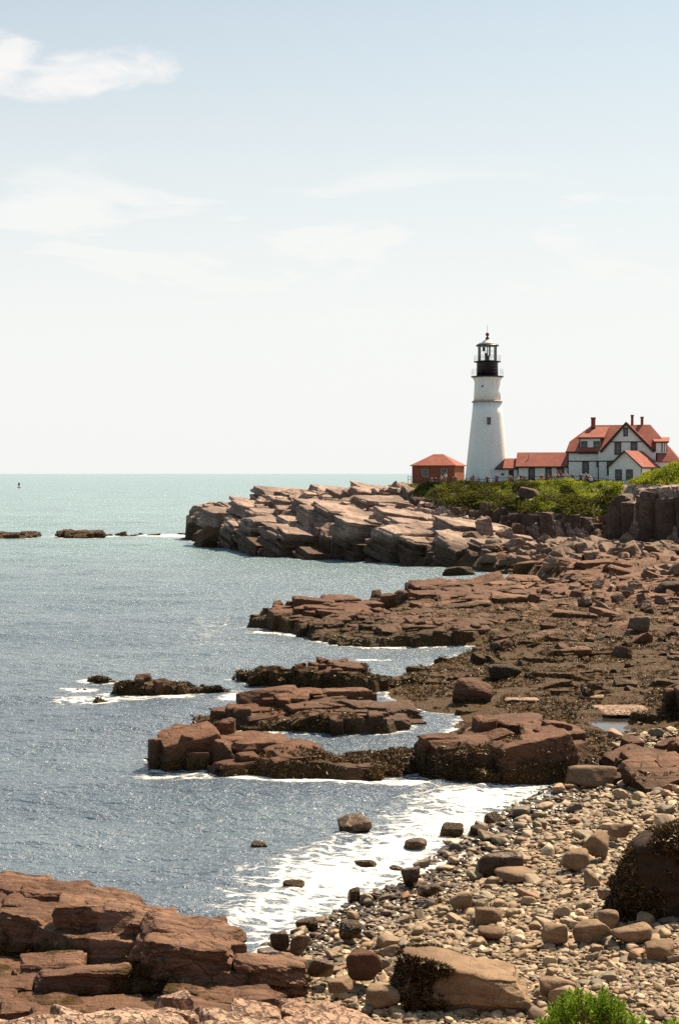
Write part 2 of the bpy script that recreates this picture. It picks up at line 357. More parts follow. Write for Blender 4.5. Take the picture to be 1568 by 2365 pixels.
def brick_mat():
    m, t = new_mat('red brick'); oc = t.n('ShaderNodeTexCoord').outputs['Object']; s = t.n('ShaderNodeSeparateXYZ', i={0: oc})
    v = t.n('ShaderNodeCombineXYZ', i={0: t.math('ADD', s.outputs[0], s.outputs[1]), 1: s.outputs[2], 2: 0.0}).outputs[0]
    br = t.n('ShaderNodeTexBrick', i={'Vector': v, 'Color1': (0.33, 0.085, 0.045, 1), 'Color2': (0.22, 0.05, 0.03, 1), 'Mortar': (0.30, 0.17, 0.12, 1), 'Scale': 1.0, 'Mortar Size': 0.008, 'Brick Width': 0.24, 'Row Height': 0.085})
    c = t.mix(t.step(t.noise(oc, 1.5, 5), 0.4, 0.7, 0, 0.35), br.outputs[0], (0.20, 0.05, 0.03))
    b = t.n('ShaderNodeBsdfPrincipled', i={'Base Color': c, 'Roughness': 0.85, 'Specular IOR Level': 0.2}); finish(t, b); return m
M['brick'] = brick_mat()
def siding_mat():
    m, t = new_mat('white clapboard'); oc = t.n('ShaderNodeTexCoord').outputs['Object']; z = t.n('ShaderNodeSeparateXYZ', i={0: oc}).outputs[2]
    row = t.math('FRACT', t.math('MULTIPLY', z, 7.0)); n = t.noise(oc, 1.3, 5)
    c = t.mix(t.step(n, 0.4, 0.75, 0, 0.4), (0.86, 0.85, 0.82), (0.76, 0.73, 0.68)); c = t.mix(t.step(row, 0.0, 0.12, 0.28, 0.0), c, (0.40, 0.38, 0.36))
    b = t.n('ShaderNodeBsdfPrincipled', i={'Base Color': c, 'Roughness': 0.6, 'Normal': t.n('ShaderNodeBump', i={'Strength': 0.4, 'Distance': 0.02, 'Height': row}).outputs[0]}); finish(t, b); return m
M['siding'] = siding_mat()
def leaf_mat(name, ca, cb, cc):
    m, t = new_mat(name); g = t.n('ShaderNodeNewGeometry'); r = g.outputs['Random Per Island']; n = t.noise(g.outputs['Position'], 0.35 if name != 'glossy bush leaf' else 3.0, 4)
    c = t.mix(t.step(n, 0.38, 0.62), ca, cb); c = t.mix(t.step(r, 0.6, 1.0, 0, 0.6), c, cc)
    b = t.n('ShaderNodeBsdfPrincipled', i={'Base Color': c, 'Roughness': 0.7, 'Specular IOR Level': 0.12})
    if name == 'rockweed frond': b.inputs['Roughness'].default_value = 0.45; b.inputs['Specular IOR Level'].default_value = 0.35
    tr = t.n('ShaderNodeBsdfTranslucent', i={0: t.mix(1.0, c, (1.5, 1.6, 0.7), 'MULTIPLY')})
    mx = t.n('ShaderNodeMixShader', i={0: 0.4 if name != 'rockweed frond' else 0.12, 1: b.outputs[0], 2: tr.outputs[0]}); finish(t, mx); return m
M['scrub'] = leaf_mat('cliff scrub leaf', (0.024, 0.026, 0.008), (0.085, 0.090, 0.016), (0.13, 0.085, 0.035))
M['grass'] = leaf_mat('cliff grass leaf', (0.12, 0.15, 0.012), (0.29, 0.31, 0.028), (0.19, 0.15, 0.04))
M['bush'] = leaf_mat('glossy bush leaf', (0.075, 0.15, 0.008), (0.14, 0.23, 0.015), (0.26, 0.32, 0.03))
M['weed'] = leaf_mat('rockweed frond', (0.028, 0.015, 0.004), (0.085, 0.046, 0.011), (0.20, 0.11, 0.03))
M['stem'] = plain('woody stem', (0.10, 0.06, 0.03), 0.8)

def water_mat():
    m, t = new_mat('sea water'); g = t.n('ShaderNodeNewGeometry'); P = g.outputs['Position']
    D = t.n('ShaderNodeVectorMath', operation='LENGTH', i={0: P}).outputs['Value']
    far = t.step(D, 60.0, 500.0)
    w1 = t.noise(P, 1.7, 4, 0.62, 0.3, sc=(0.7, 1.4, 1)); w2 = t.noise(P, 5.5, 2, 0.6, 0.3); w3 = t.noise(P, 0.16, 3, 0.5, sc=(0.6, 1.6, 1))
    h = t.math('ADD', t.math('MULTIPLY', w1, 0.62), t.math('MULTIPLY', w2, 0.15)); h = t.math('ADD', h, t.math('MULTIPLY', w3, t.math('ADD', 0.1, t.math('MULTIPLY', far, 1.2))))
    bp = t.n('ShaderNodeBump', i={'Strength': 1.0, 'Distance': 0.62, 'Height': h})
    c = t.mix(t.step(D, 60.0, 330.0), (0.088, 0.122, 0.168), (0.185, 0.295, 0.320))  # base colour lightens with distance, standing in for sky reflected at grazing angles
    c = t.mix(t.step(t.noise(P, 0.05, 3, sc=(.5, 1.5, 1)), 0.4, 0.65, 0.0, 0.5), c, (0.15, 0.20, 0.24))
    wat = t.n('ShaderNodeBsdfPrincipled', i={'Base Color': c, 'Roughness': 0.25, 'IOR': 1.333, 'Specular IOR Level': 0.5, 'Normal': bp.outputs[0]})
    fa = t.n('ShaderNodeAttribute', attribute_name='foam').outputs['Fac']
    fn = t.noise(P, 1.5, 8, 0.68, 1.4, sc=(0.8, 1.5, 1)); cell = t.n('ShaderNodeTexVoronoi', feature='DISTANCE_TO_EDGE', i={'Vector': t.n('ShaderNodeVectorMath', operation='ADD', i={0: t.n('ShaderNodeMapping', i={0: P, 3: (0.8, 1.4, 1)}).outputs[0], 1: t.n('ShaderNodeTexNoise', i={'Vector': P, 'Scale': 1.1, 'Detail': 5.0}).outputs[1]}).outputs[0], 'Scale': 1.5}).outputs[0]
    lace = t.step(cell, 0.0, 0.25, 0.17, -0.07)
    f2 = t.noise(P, 6.0, 5, 0.7, 0.8, sc=(0.7, 1.6, 1))
    ff = t.step(t.math('ADD', t.math('ADD', t.math('ADD', t.math('MULTIPLY', fn, 1.1), lace), t.math('MULTIPLY', t.math('SUBTRACT', f2, 0.5), 0.5)), t.math('MULTIPLY', fa, 0.62)), 0.80, 1.12)
    ff = t.math('MULTIPLY', ff, t.step(fa, 0.02, 0.12))
    fo = t.n('ShaderNodeBsdfPrincipled', i={'Base Color': (0.82, 0.80, 0.76, 1), 'Roughness': 0.5, 'Normal': t.n('ShaderNodeBump', i={'Strength': 0.8, 'Distance': 0.15, 'Height': fn}).outputs[0]})
    mx = t.n('ShaderNodeMixShader', i={0: ff, 1: wat.outputs[0], 2: fo.outputs[0]}); finish(t, mx); return m
M['water'] = water_mat()
def pool_mat():
    m, t = new_mat('tide pool water'); P = t.n('ShaderNodeNewGeometry').outputs['Position']
    b = t.n('ShaderNodeBsdfPrincipled', i={'Base Color': (0.03, 0.03, 0.03, 1), 'Roughness': 0.04, 'IOR': 1.333, 'Normal': t.n('ShaderNodeBump', i={'Strength': 0.3, 'Distance': 0.01, 'Height': t.noise(P, 5, 2)}).outputs[0]})
    finish(t, b); return m
M['pool'] = pool_mat()
# ------------------------------------------------------------------ tidal ledges: outline at the waterline, heights at picture points
LEDGES = [
 # name, label, front (X,Y[,z]) left to right, tops (X,Y,h) left to right along the skyline, inner (X,Y,h), block size, material, grid step, seed
 dict(n='reef', label='low wet brown reef cut by the left frame edge beyond the point', f=[(-60,1243),(0,1244),(60,1243),(90,1240)], b=[(-60,1228,.9),(0,1229,.8),(40,1230,.9),(88,1229,.7)], s=(3,2), r=.28, m='ledge', a=.3),
 dict(n='reef', label='long flat golden brown reef alone in the white surf line, widest of the far reefs', f=[(138,1240),(170,1243),(210,1242),(250,1239)], b=[(140,1229,.7),(160,1225,1.2),(215,1227,1.1),(250,1230,.6)], s=(3,2), r=.28, m='ledge', a=.3),
 dict(n='reef', label='small thin reef in the surf line just off the headland tip', f=[(272,1237),(300,1239),(330,1236)], b=[(272,1231,.4),(300,1228,.9),(328,1230,.5)], s=(2,2), r=.28, m='ledge', a=.2),
 dict(n='reef', label='barely awash speck of reef touching the headland tip', f=[(395,1236),(430,1237),(455,1236)], b=[(395,1233,.25),(430,1231,.4),(455,1232,.35)], s=(2,2), r=.28, m='ledge', a=.1),
 dict(n='rock_ledge', label='long jointed brown ledge with a square block top, waves breaking at its tip', f=[(568,1449),(620,1452),(700,1470),(712,1475),(770,1490),(850,1493),(950,1492),(1100,1490),(1140,1480)],
      b=[(575,1422,.9),(608,1400,1.5),(690,1393,1.7),(706,1374,2.3),(815,1374,2.3),(826,1394,1.6),(870,1405,1.0),(900,1418,.8),(1000,1425,1.0),(1100,1435,.9),(1140,1450,.6)],
      hk=1.12, i=[(720,1440,1.0),(850,1460,.7),(950,1440,1.2),(1080,1445,1.1),(780,1470,.4)], s=(2.4,1.3), r=.11, m='ledge', a=.42),
 dict(n='rock_ledge', label='broad dark ledge behind the jointed one, running back to the channel', f=[(862,1400),(900,1409),(950,1414),(1100,1422),(1200,1428),(1300,1412),(1440,1402)],
      b=[(866,1390,.8),(895,1376,1.5),(925,1366,1.7),(950,1346,2.1),(1010,1344,2.1),(1100,1352,1.7),(1200,1362,1.3),(1260,1372,1.2),(1330,1364,1.4),(1440,1370,1.2)],
      hk=1.12, i=[(925,1378,1.6),(1050,1400,1.1),(1200,1395,1.2)], s=(2.9,1.5), r=.12, m='ledge', a=.4),
 dict(n='rock_ledge', label='low weedy ledge ending in a rounded hump in the open water', f=[(533,1566),(600,1586),(680,1592),(710,1598),(800,1602),(870,1600),(905,1590)],
      b=[(538,1551,.5),(600,1556,.4),(690,1562,.45),(713,1546,1.0),(760,1528,1.35),(830,1540,1.0),(852,1560,.5),(905,1575,.3)], i=[(760,1570,1.1)], s=(1.5,.8), r=.075, m='ledge', a=.28, hk=1.4, edge=.15),
 dict(n='reef', label='long narrow weedy reef farthest out in the cove', f=[(250,1602),(300,1607),(350,1608),(420,1606),(500,1602),(546,1598)],
      b=[(252,1594,.2),(288,1572,.7),(330,1564,.9),(370,1568,.8),(450,1582,.4),(546,1592,.15)], s=(1.3,.6), r=.075, m='ledge', a=.22, hk=1.05, edge=.10),
 dict(n='reef', label='small dark rock awash behind the narrow weedy reef', f=[(200,1570),(230,1574),(270,1572)], b=[(203,1561,.35),(225,1558,.4),(268,1566,.2)], s=(1,.7), r=.07, m='ledge', a=.15),
 dict(n='reef', label='tiny leftmost rock awash beside the narrow weedy reef', f=[(157,1589),(180,1592),(202,1590)], b=[(160,1582,.2),(178,1579,.3),(200,1584,.2)], s=(1,.7), r=.07, m='ledge', a=.12),
 dict(n='reef', label='small dark square rock in front of the narrow weedy reef', f=[(203,1620),(225,1623),(262,1618)], b=[(206,1602,.45),(228,1599,.5),(255,1606,.3)], s=(1,.7), r=.07, m='ledge', a=.15),
 dict(n='reef', label='thin sliver of weed just awash in the inner channel', f=[(835,1524),(860,1526),(892,1525)], b=[(838,1520,.15),(860,1518,.22),(890,1521,.15)], s=(1,.7), r=.08, m='ledge', a=.08),
 dict(n='rock_ledge', label='weed topped ledge with a pale bare block at its seaward end', f=[(467,1672),(520,1684),(620,1689),(700,1691),(800,1693),(900,1693),(945,1682),(966,1665)],
      b=[(470,1636,1.0),(500,1622,1.05),(548,1628,.9),(563,1598,1.3),(640,1598,1.3),(680,1605,1.05),(740,1605,1.05),(850,1598,.9),(900,1622,.7),(962,1650,.3)],
      hk=1.12, i=[(560,1655,.9),(700,1655,.8),(830,1665,.75),(620,1665,.5)], s=(2.1,1.1), r=.065, m='ledge_bare', a=.3),
 dict(n='rock_ledge', label='stepped ledge with a tall square block standing in the middle of the cove', f=[(352,1752),(370,1776),(480,1776),(560,1790),(640,1803),(740,1801),(800,1808),(880,1808),(886,1780)],
      b=[(358,1682,1.4),(400,1664,1.45),(460,1668,1.4),(520,1680,1.3),(570,1700,.8),(620,1712,.75),(690,1693,1.05),(708,1715,.7),(740,1745,.4),(800,1745,.45),(880,1758,.3)],
      mg=.34, hk=1.25, i=[(420,1712,1.3),(500,1712,1.25),(560,1745,.6),(640,1745,.75),(700,1740,.8),(470,1700,1.3)], s=(2.2,1.1), r=.06, m='ledge_bare', a=.32),
 dict(n='rock_ledge', label='small jointed ledge between the stepped ledge and the huge dark block', f=[(796,1788),(830,1808),(880,1806),(960,1787),(986,1765)],
      b=[(800,1724,.7),(850,1729,.65),(900,1737,.5),(960,1724,.55),(990,1724,.35)], i=[(850,1765,.5)], s=(1.5,.9), r=.06, m='ledge', a=.22),
 dict(n='rock_ledge', label='huge dark block ledge with a sheer front above the glittering cove', f=[(950,1775),(962,1796),(1010,1808),(1100,1812),(1230,1811),(1300,1802),(1400,1778),(1414,1760)],
      b=[(955,1755,.8),(1000,1694,1.6),(1068,1662,1.75),(1110,1652,1.9),(1180,1640,2.0),(1280,1664,1.85),(1330,1682,1.6),(1400,1702,1.5),(1416,1722,1.2)],
      hk=1.08, i=[(1100,1737,1.45),(1050,1742,1.4),(1200,1735,1.5),(1340,1742,1.3),(1400,1742,1.25),(1290,1745,1.4)], s=(3.2,1.7), r=.055, m='ledge', a=.22),
 dict(n='rock_ledge', label='brown bedrock ledge at the head of the beach on the right edge', f=[(1405,1775,.5),(1440,1802,.5),(1500,1815,.5),(1568,1822,.6),(1640,1830,.7)],
      b=[(1412,1735,1.0),(1450,1700,1.0),(1500,1705,1.2),(1568,1695,1.5),(1640,1690,1.6)], i=[(1480,1760,.9),(1560,1770,1.2)], s=(2,1.4), r=.06, m='ledge_bare', a=.25),
 dict(n='rock_ledge', label='dark upright rock stub against the right frame edge above the tide pool', f=[(1536,1652,.5),(1568,1660,.5),(1640,1665,.5)], b=[(1540,1600,1.4),(1568,1585,1.9),(1640,1570,2.2)], s=(2,1.4), r=.07, m='ledge', a=.2),
 dict(n='rock_ledge', label='smooth brown fore ledge with an undercut front, largest rock in the lower left', f=[(-90,2140,.9),(0,2145,.9),(80,2180,.9),(150,2205,.9),(300,2220,.9),(400,2270,.8),(520,2292,.75),(640,2294,.65)],
      b=[(-90,1968,1.9),(0,1978,1.9),(85,1990,1.85),(100,2026,1.6),(200,2040,1.7),(260,2062,1.8),(350,2068,1.8),(415,2085,1.8),(500,2112,1.7),(560,2150,1.5),(615,2182,1.25),(648,2212,.95)],
      i=[(480,2200,1.65),(560,2220,1.4),(600,2240,1.25),(300,2120,1.6),(200,2110,1.5),(120,2080,1.3),(400,2130,1.75),(50,2060,1.2)], s=(1.7,1.0), r=.026, m='fore', a=.24, n_=32, rough=.08, dip=(-.10, .05), ang=.02, beds=.10, fill=1.2, jit=.14, p=18, p2=.12, mg=.05),
 dict(n='rock_ledge', label='pale pink pitted rock along the bottom edge', f=[(-120,2365,4.5),(-120,2700,4.2),(1100,2700,4.2),(1000,2365,2.2)],
      b=[(-120,2352,3.0),(0,2350,3.0),(100,2332,3.0),(200,2318,3.0),(270,2302,3.0),(285,2283,3.1),(420,2272,3.0),(500,2268,3.0),(560,2285,2.8),(640,2290,2.6),(740,2290,2.4),(838,2290,2.2),(850,2340,2.1),(1000,2362,1.9)],
      s=(2.0,.9), r=.022, m='pitted', a=.16, mg=.1, edge=.5, floor=1.0, n_=30, rough=.07, ang=.06, beds=.10, p=12),
 dict(n='reef', label='thin broken reef in the surf between the small reef and the headland tip', f=[(335,1237),(360,1238),(385,1236)], b=[(335,1233,.35),(360,1231,.5),(385,1233,.3)], s=(2,2), r=.28, m='ledge', a=.12),
]
FOOT = []
for q, L in enumerate(LEDGES):
    fr = [at(*p) for p in L['f']]; bk = [at(*p) for p in L['b']]
    P = fr + bk[::-1]; L['P'] = P
    if L['m'] not in ('pitted',): FOOT.append(P)
_GB = {}
def grid_box(n):
    if n in _GB: return _GB[n]
    l = np.linspace(-1, 1, n + 1); a, b = np.meshgrid(l, l, indexing='ij'); a, b = a.ravel(), b.ravel(); o = np.ones_like(a); V = []; F = []; base = 0
    for ax in range(3):
        for sg in (-1, 1):
            c = [None] * 3; c[ax] = o * sg; c[(ax + 1) % 3] = a; c[(ax + 2) % 3] = b; V.append(np.stack(c, 1))
            idx = np.arange((n + 1) ** 2).reshape(n + 1, n + 1) + base; f = np.stack([idx[:-1, :-1].ravel(), idx[1:, :-1].ravel(), idx[1:, 1:].ravel(), idx[:-1, 1:].ravel()], 1)
            F.append(f if sg > 0 else f[:, ::-1]); base += (n + 1) ** 2
    V = np.vstack(V); F = np.vstack(F); U, inv = np.unique(np.round(V, 5), axis=0, return_inverse=True); _GB[n] = (U, inv.ravel()[F]); return _GB[n]
def slab_v(n, L, rs, jit=.16, cuts=3, rough=.03, cd=(.75, 1.05), beds=0.0, p=14):
    U, F = grid_box(n); U = U / ((np.abs(U) ** p).sum(1) ** (1 / p))[:, None]; w = (U + 1) / 2; c = np.array([[x, y, z] for x in (-1, 1) for y in (-1, 1) for z in (-1, 1)], float) + rs.uniform(-jit, jit, (8, 3))
    wx, wy, wz_ = w[:, 0:1], w[:, 1:2], w[:, 2:3]; V = 0
    for i_ in range(8):
        x, y, z = i_ >> 2 & 1, i_ >> 1 & 1, i_ & 1; V = V + c[i_] * (wx if x else 1 - wx) * (wy if y else 1 - wy) * (wz_ if z else 1 - wz_)
    for _ in range(cuts):
        nn = rs.normal(size=3); nn[2] = abs(nn[2]) * .7; nn /= np.linalg.norm(nn); c_ = rs.uniform(*cd) * np.abs(nn).sum() * .78
        ex = np.maximum(V @ nn - c_, 0); V = V - ex[:, None] * nn * .96
    L = np.asarray(L) / 2; V = V * L; m = L.max(); f = 1.1 / max(m, .3); s_ = rs.randint(0, 9999)
    if beds:                       # thin beds: each one stands a little in or out of the face
        g = L[2] * 2 / max(2, round(L[2] * 2 / beds)); b_ = h2(np.floor((V[:, 2] + .3 * fbm(V[:, 0] * f, V[:, 1] * f, s_, 2)) / g), np.zeros(len(V)), s_) - .5
        V[:, :2] *= (1 + b_ * .15)[:, None]
    d = np.stack([fbm(V[:, 1] * f * 2 + 3, V[:, 2] * f * 2 + V[:, 0] * f, s_, 5), fbm(V[:, 0] * f * 2, V[:, 2] * f * 2 + V[:, 1] * f, s_ + 1, 5), fbm(V[:, 0] * f * 2 + 9, V[:, 1] * f * 2, s_ + 2, 5)], 1)
    f4 = f * 5; d2 = np.stack([fbm(V[:, 1] * f4, V[:, 2] * f4 * 1.5 + V[:, 0] * f4, s_ + 5, 3), fbm(V[:, 0] * f4, V[:, 2] * f4 * 1.5, s_ + 6, 3), fbm(V[:, 0] * f4 + 9, V[:, 1] * f4, s_ + 7, 3)], 1)
    return V + (d * 2 + d2 * .55) * rough * m, F
def place(V, pos, ang, tx, ty):
    # tx, ty: slope of the top surface in world x and y
    z = V[:, 2]; c, n_ = math.cos(ang), math.sin(ang); x, y = V[:, 0] * c - V[:, 1] * n_, V[:, 0] * n_ + V[:, 1] * c
    return np.stack([x - z * tx + pos[0], y - z * ty + pos[1], z + tx * x + ty * y + pos[2]], 1)
def tile_slabs(box, Hf, su, sv, ang, seed, amp, dip, n, rough=.03, fill=1.0, prob=1.0, thick=None, tiers=1, jit=.16, minh=.12, sizej=.3, beds=0.0, cuts=3, cd=(.75, 1.05), p=14, tj=.03):
    rs = np.random.RandomState(seed); x0, x1, y0, y1 = box; c, s_ = math.cos(ang), math.sin(ang); cx, cy = (x0 + x1) / 2, (y0 + y1) / 2; Rr = math.hypot(x1 - x0, y1 - y0) / 2 + su
    us = np.arange(-Rr, Rr, su); vs = np.arange(-Rr, Rr, sv); Vs, Fs, b = [], [], 0
    pts = []
    for jv, v in enumerate(vs):
        off = rs.uniform(0, su)
        for u_ in us:
            uu, vv = u_ + off + rs.uniform(-.15, .15) * su, v + rs.uniform(-.15, .15) * sv; x, y = cx + uu * c - vv * s_, cy + uu * s_ + vv * c
            if x0 < x < x1 and y0 < y < y1: pts.append((x, y))
    if not pts: return np.zeros((0, 3)), np.zeros((0, 4), int)
    pts = np.array(pts); H_ = Hf(pts[:, 0], pts[:, 1])
    for (x, y), h_ in zip(pts, H_):
        if h_ < minh or rs.rand() > prob: continue
        top = h_ + rs.uniform(-1, .8) * amp
        for k_ in range(tiers):
            lz = (top + .45) if thick is None else thick * rs.uniform(.7, 1.3); lz = max(lz, .3)
            if thick is not None and top < .15: break
            f1, f2 = rs.uniform(1 - sizej, 1 + sizej), rs.uniform(1 - sizej, 1 + sizej)
            V, F = slab_v(n, (su * fill * f1 * 1.08, sv * fill * f2 * 1.12, lz), rs, jit, cuts, rough, cd, beds, p)
            V = place(V, (x + rs.uniform(-.2, .2) * su * (k_ > 0), y + rs.uniform(-.2, .2) * sv * (k_ > 0), top - lz / 2), ang + rs.normal(0, tj * 2), dip[0] + rs.normal(0, tj), dip[1] + rs.normal(0, tj))
            Vs.append(V); Fs.append(F + b); b += len(V); top -= lz * .82
    if not Vs: return np.zeros((0, 3)), np.zeros((0, 4), int)
    return np.vstack(Vs), np.vstack(Fs)
def add_geo(o, V, F):             # append loose slabs to a rock's own mesh
    me = o.data; n0 = len(me.vertices); V0 = np.empty(n0 * 3); me.vertices.foreach_get('co', V0); F0 = np.empty(len(me.loops), int); me.loops.foreach_get('vertex_index', F0)
    at_ = {a.name: np.array([d.value for d in a.data]) for a in me.attributes if a.name in ('veg', 'soil', 'beach', 'slab')}
    if not len(V): return o
    n = mesh_np(o.name, np.vstack([V0.reshape(-1, 3), V]), np.vstack([F0.reshape(-1, 4), F + n0]), me.materials[0], False, link=False)
    for k_, v_ in at_.items(): attr(n, k_, np.concatenate([v_, np.zeros(len(V))]))
    o.data = n.data; return o
def build_ledge(q, L):
    P = L['P']; xs = [p[0] for p in P]; ys = [p[1] for p in P]; r = L['r'] * 1.3; su, sv = L['s']; a = L['a']; sd = 100 + q * 31; sc = su
    ctr = [(*at(*p), p[2]) for p in L['b'] + L.get('i', [])]; e = L.get('edge', 0.26 * sv); lift = L.get('lift', .92)
    hk_ = L.get('hk', 1.0)
    def H(x, y, sh=.3): t = poly_sd(x, y, P); return hk_ * idw(x, y, ctr) * np.clip((t + e * sh) / e, -1.0, 1.0)
    x = np.arange(min(xs) - .6 * su, max(xs) + .6 * su, r); y = np.arange(min(ys) - 0.8 * sv, max(ys) + 0.8 * sv, r); X, Y = np.meshgrid(x, y)
    h = H(X, Y, 0) * .80 - .05 + a * .5 * fbm(X / sc * 1.2, Y / sc * 1.2, sd + 20, 5) + a * .35 * fbm(X * 5 / sc, Y * 5 / sc, sd + 25, 4)
    o, used = grid_obj(L['n'], X, Y, h, h > (-0.15 + (0.3 if L.get('floor') else 0)), M[L['m']])
    ang = L.get('ang', 0.30 + 0.12 * math.sin(q * 2.1)); box = (min(xs) - .2, max(xs) + .2, min(ys) - .1, max(ys) + .1); dip = L.get('dip', (-.04, .15)); n = L.get('n_', 14); rg_ = L.get('rough', .04)
    Hf = lambda x, y: H(x, y, .25)
    mg = L.get('mg', .22) * su; Hm = lambda x, y: np.where(poly_sd(x, y, P) > mg, Hf(x, y), -1)
    V1, F1 = tile_slabs(box, Hm, su, sv, ang, sd + 1, a * .8, dip, n, rg_, L.get('fill', 1.08), .93, beds=L.get('beds', .35 * min(a, .4) + .1), jit=L.get('jit', .15), p=L.get('p', 16), tj=.05)
    V2, F2 = tile_slabs(box, lambda x, y: H(x, y, .6) * 1.0, su * .42, sv * .5, ang, sd + 2, a * .5, dip, max(4, n // 2), .03, .9, L.get('p2', .42))
    add_geo(o, np.vstack([V1, V2]), np.vstack([F1, F2 + len(V1)]))
    tag(o, L['label'], 'rock ledge' if L['n'] == 'rock_ledge' else 'reef')
    return o
LEDGE_OBJ = [build_ledge(q, L) for q, L in enumerate(LEDGES)]

# ------------------------------------------------------------------ shore platform and cobble beach: one ground sheet
SA, SB = np.array(at(1250, 1830)), np.array(at(620, 2180)); sdv = (SB - SA) / np.linalg.norm(SB - SA); SN = np.array([-sdv[1], sdv[0]])
if SN[0] < 0: SN = -SN
def beach_z(x, y): return 0.115 * ((x - SA[0]) * SN[0] + (y - SA[1]) * SN[1])
PLAT = [at(*p) for p in [(1045,1312),(1180,1326),(1278,1346),(1265,1362),(1100,1366),(960,1366),(905,1416),(850,1440),(800,1470),(900,1488),(1000,1488),(1110,1492),(1125,1502),(1070,1512),(1000,1536),(955,1556),(900,1566),(885,1590),(905,1612),
        (975,1640),(1062,1656),(1042,1690),(990,1722),(958,1750),(965,1790),(1250,1805),(1300,1812),(1250,1830),(1160,1880),(1080,1930),(1000,1985),(930,2030),(830,2080),(700,2150),(620,2180)]] + [at(560,2210,.4), at(400,2190,.5), at(200,2130,.5), at(0,2080,.5), at(-200,2080,.5), (-14, 24), (40, 20), (62, 180), (40, 215), (20, 215)]
PC = [(*at(X, Y, h), h) for X, Y, h in [(1200,1600,.35),(1400,1600,.4),(1500,1500,.8),(1300,1480,.7),(1400,1420,1.1),(1500,1380,1.6),(1300,1345,1.1),(1200,1290,2.0),(1120,1270,2.4),(1350,1270,2.8),(1500,1290,2.9),(1600,1330,2.4),
      (1150,1540,.25),(1000,1600,.25),(1100,1690,.25),(1450,1680,.15),(1700,1500,1.2),(1700,1650,1.0),(1550,1640,.5),(1020,1770,.2)]]
def plat_h(x, y):
    t = poly_sd(x, y, PLAT); a = idw(x, y, PC, 2.5); b = beach_z(x, y); b = np.where(y < 30, np.maximum(b, 1.0), b)
    k = np.clip((y - 52) / 8, 0, 1) * np.clip((x - 2) / 4 + .5, 0, 1); k = np.where(y < 50, 0, k)
    h = a * k + np.minimum(b, 2.6) * (1 - k)
    left = np.clip((-1.0 - x) / 2.5, 0, 1) * np.clip((40 - y) / 3, 0, 1)
    h = h * (1 - left) + 0.62 * left
    ed = np.where((y > 58), 2.2, 6.0)
    h = np.maximum(h, .12) * np.clip(t / ed + .15, 0, 1); return np.where(t < 0, np.minimum(h, t * .8), h), t, k, left
u = np.arange(-0.42, 0.42, 0.00115); v = np.arange(math.log(22), math.log(222), 0.0021)
UU, VV = np.meshgrid(u, v); GY = np.exp(VV); GX = UU * (GY + 4)
hh, tt, kk, lf = plat_h(GX, GY)
sc = np.clip(GY / 90, .35, 1.6)
A = Layer(GX, GY, 8.5, 2.4, .12, 901); B = Layer(GX, GY, 2.8, 1.0, .15, 921); Dl = Layer(GX, GY, .75, .45, .5, 941, .25)
lowpatch = np.clip(fbm(GX / 9, GY / 6, 955, 3) * 4 + .7, 0.1, 1.2)
rock = A.h(.15, 0, .04, .03, .05, .03) * lowpatch + .10 * Dl.h(1, 0, 0, .2) + .35 * fbm(GX * .8, GY * .8, 960, 5) + .10 * fbm(GX * 5, GY * 5, 970, 3)
rockL = B.h(.20, 0.05, .05, .10, .12, .05) + Dl.h(.03, 0, 0, .08) + .06 * fbm(GX * 2, GY * 2, 960, 5)
hh = hh + kk * rock * np.clip(tt / 3, .3, 1) + (1 - kk) * (1 - lf) * 0.05 * fbm(GX * 1.5, GY * 1.5, 980, 3) + lf * rockL * .5
POOL = [at(*p) for p in [(1350,1676),(1400,1664),(1460,1660),(1462,1672),(1436,1690),(1430,1706),(1405,1700)]]
pt = poly_sd(GX, GY, POOL); hh = np.where(pt > -1.2, np.minimum(hh, 0.24 - .5 * np.clip(pt + .1, -1.2, .4)), hh)
shore, us = grid_obj('shore', GX, GY, hh, hh > -0.12, M['shore'])
tag(shore, 'weedy intertidal bedrock and cobble beach ground', None, None, 'structure')
def shade_shore():
    m = M['shore']; return m
XS0, XS1 = px_f(1000, 90)[0] if False else 3.0, 50.0
def Hplat(x, y):
    j = np.clip(((x / (y + 4) + .42) / .00115).round().astype(int), 0, GX.shape[1] - 1); i = np.clip(((np.log(y) - math.log(22)) / .0021).round().astype(int), 0, GX.shape[0] - 1)
    ok = (kk[i, j] > .6) & (tt[i, j] > .4) & (pt[i, j] < -.3) & (x / y * FPX < 860); return np.where(ok, hh[i, j] + .05, -1)
attr(shore, 'beach', ((1 - kk) * (1 - lf)).ravel()[us]); attr(shore, 'slab', lf.ravel()[us])
V1, F1 = tile_slabs((2, 46, 100, 178), Hplat, 4.2, 1.6, .22, 1201, .50, (-.03, .15), 9, .035, .95, .60, thick=1.6, tj=.10, beds=.3, jit=.22)
V2, F2 = tile_slabs((2, 34, 62, 112), Hplat, 2.4, 1.0, .20, 1211, .28, (-.03, .13), 10, .04, .9, .50, thick=1.0, tj=.10, beds=.2, jit=.22)
V3, F3 = tile_slabs((2, 46, 62, 175), Hplat, 1.3, .8, .25, 1221, .15, (-.02, .05), 4, .05, .8, .22, thick=.5)
add_geo(shore, np.vstack([V1, V2, V3]), np.vstack([F1, F2 + len(V1), F3 + len(V1) + len(V2)]))
def Hbas(x, y):
    j = np.clip(((x / (y + 4) + .42) / .00115).round().astype(int), 0, GX.shape[1] - 1); i = np.clip(((np.log(y) - math.log(22)) / .0021).round().astype(int), 0, GX.shape[0] - 1)
    return np.where(lf[i, j] > .5, .95 + .25 * fbm(x, y, 1301, 2), -1)
V1, F1 = tile_slabs((-13, -1.0, 27.5, 33.5), Hbas, 1.7, .95, .15, 1311, .34, (-.08, .07), 24, .065, 1.0, .85, thick=.8, beds=.10, p=18, tj=.06)
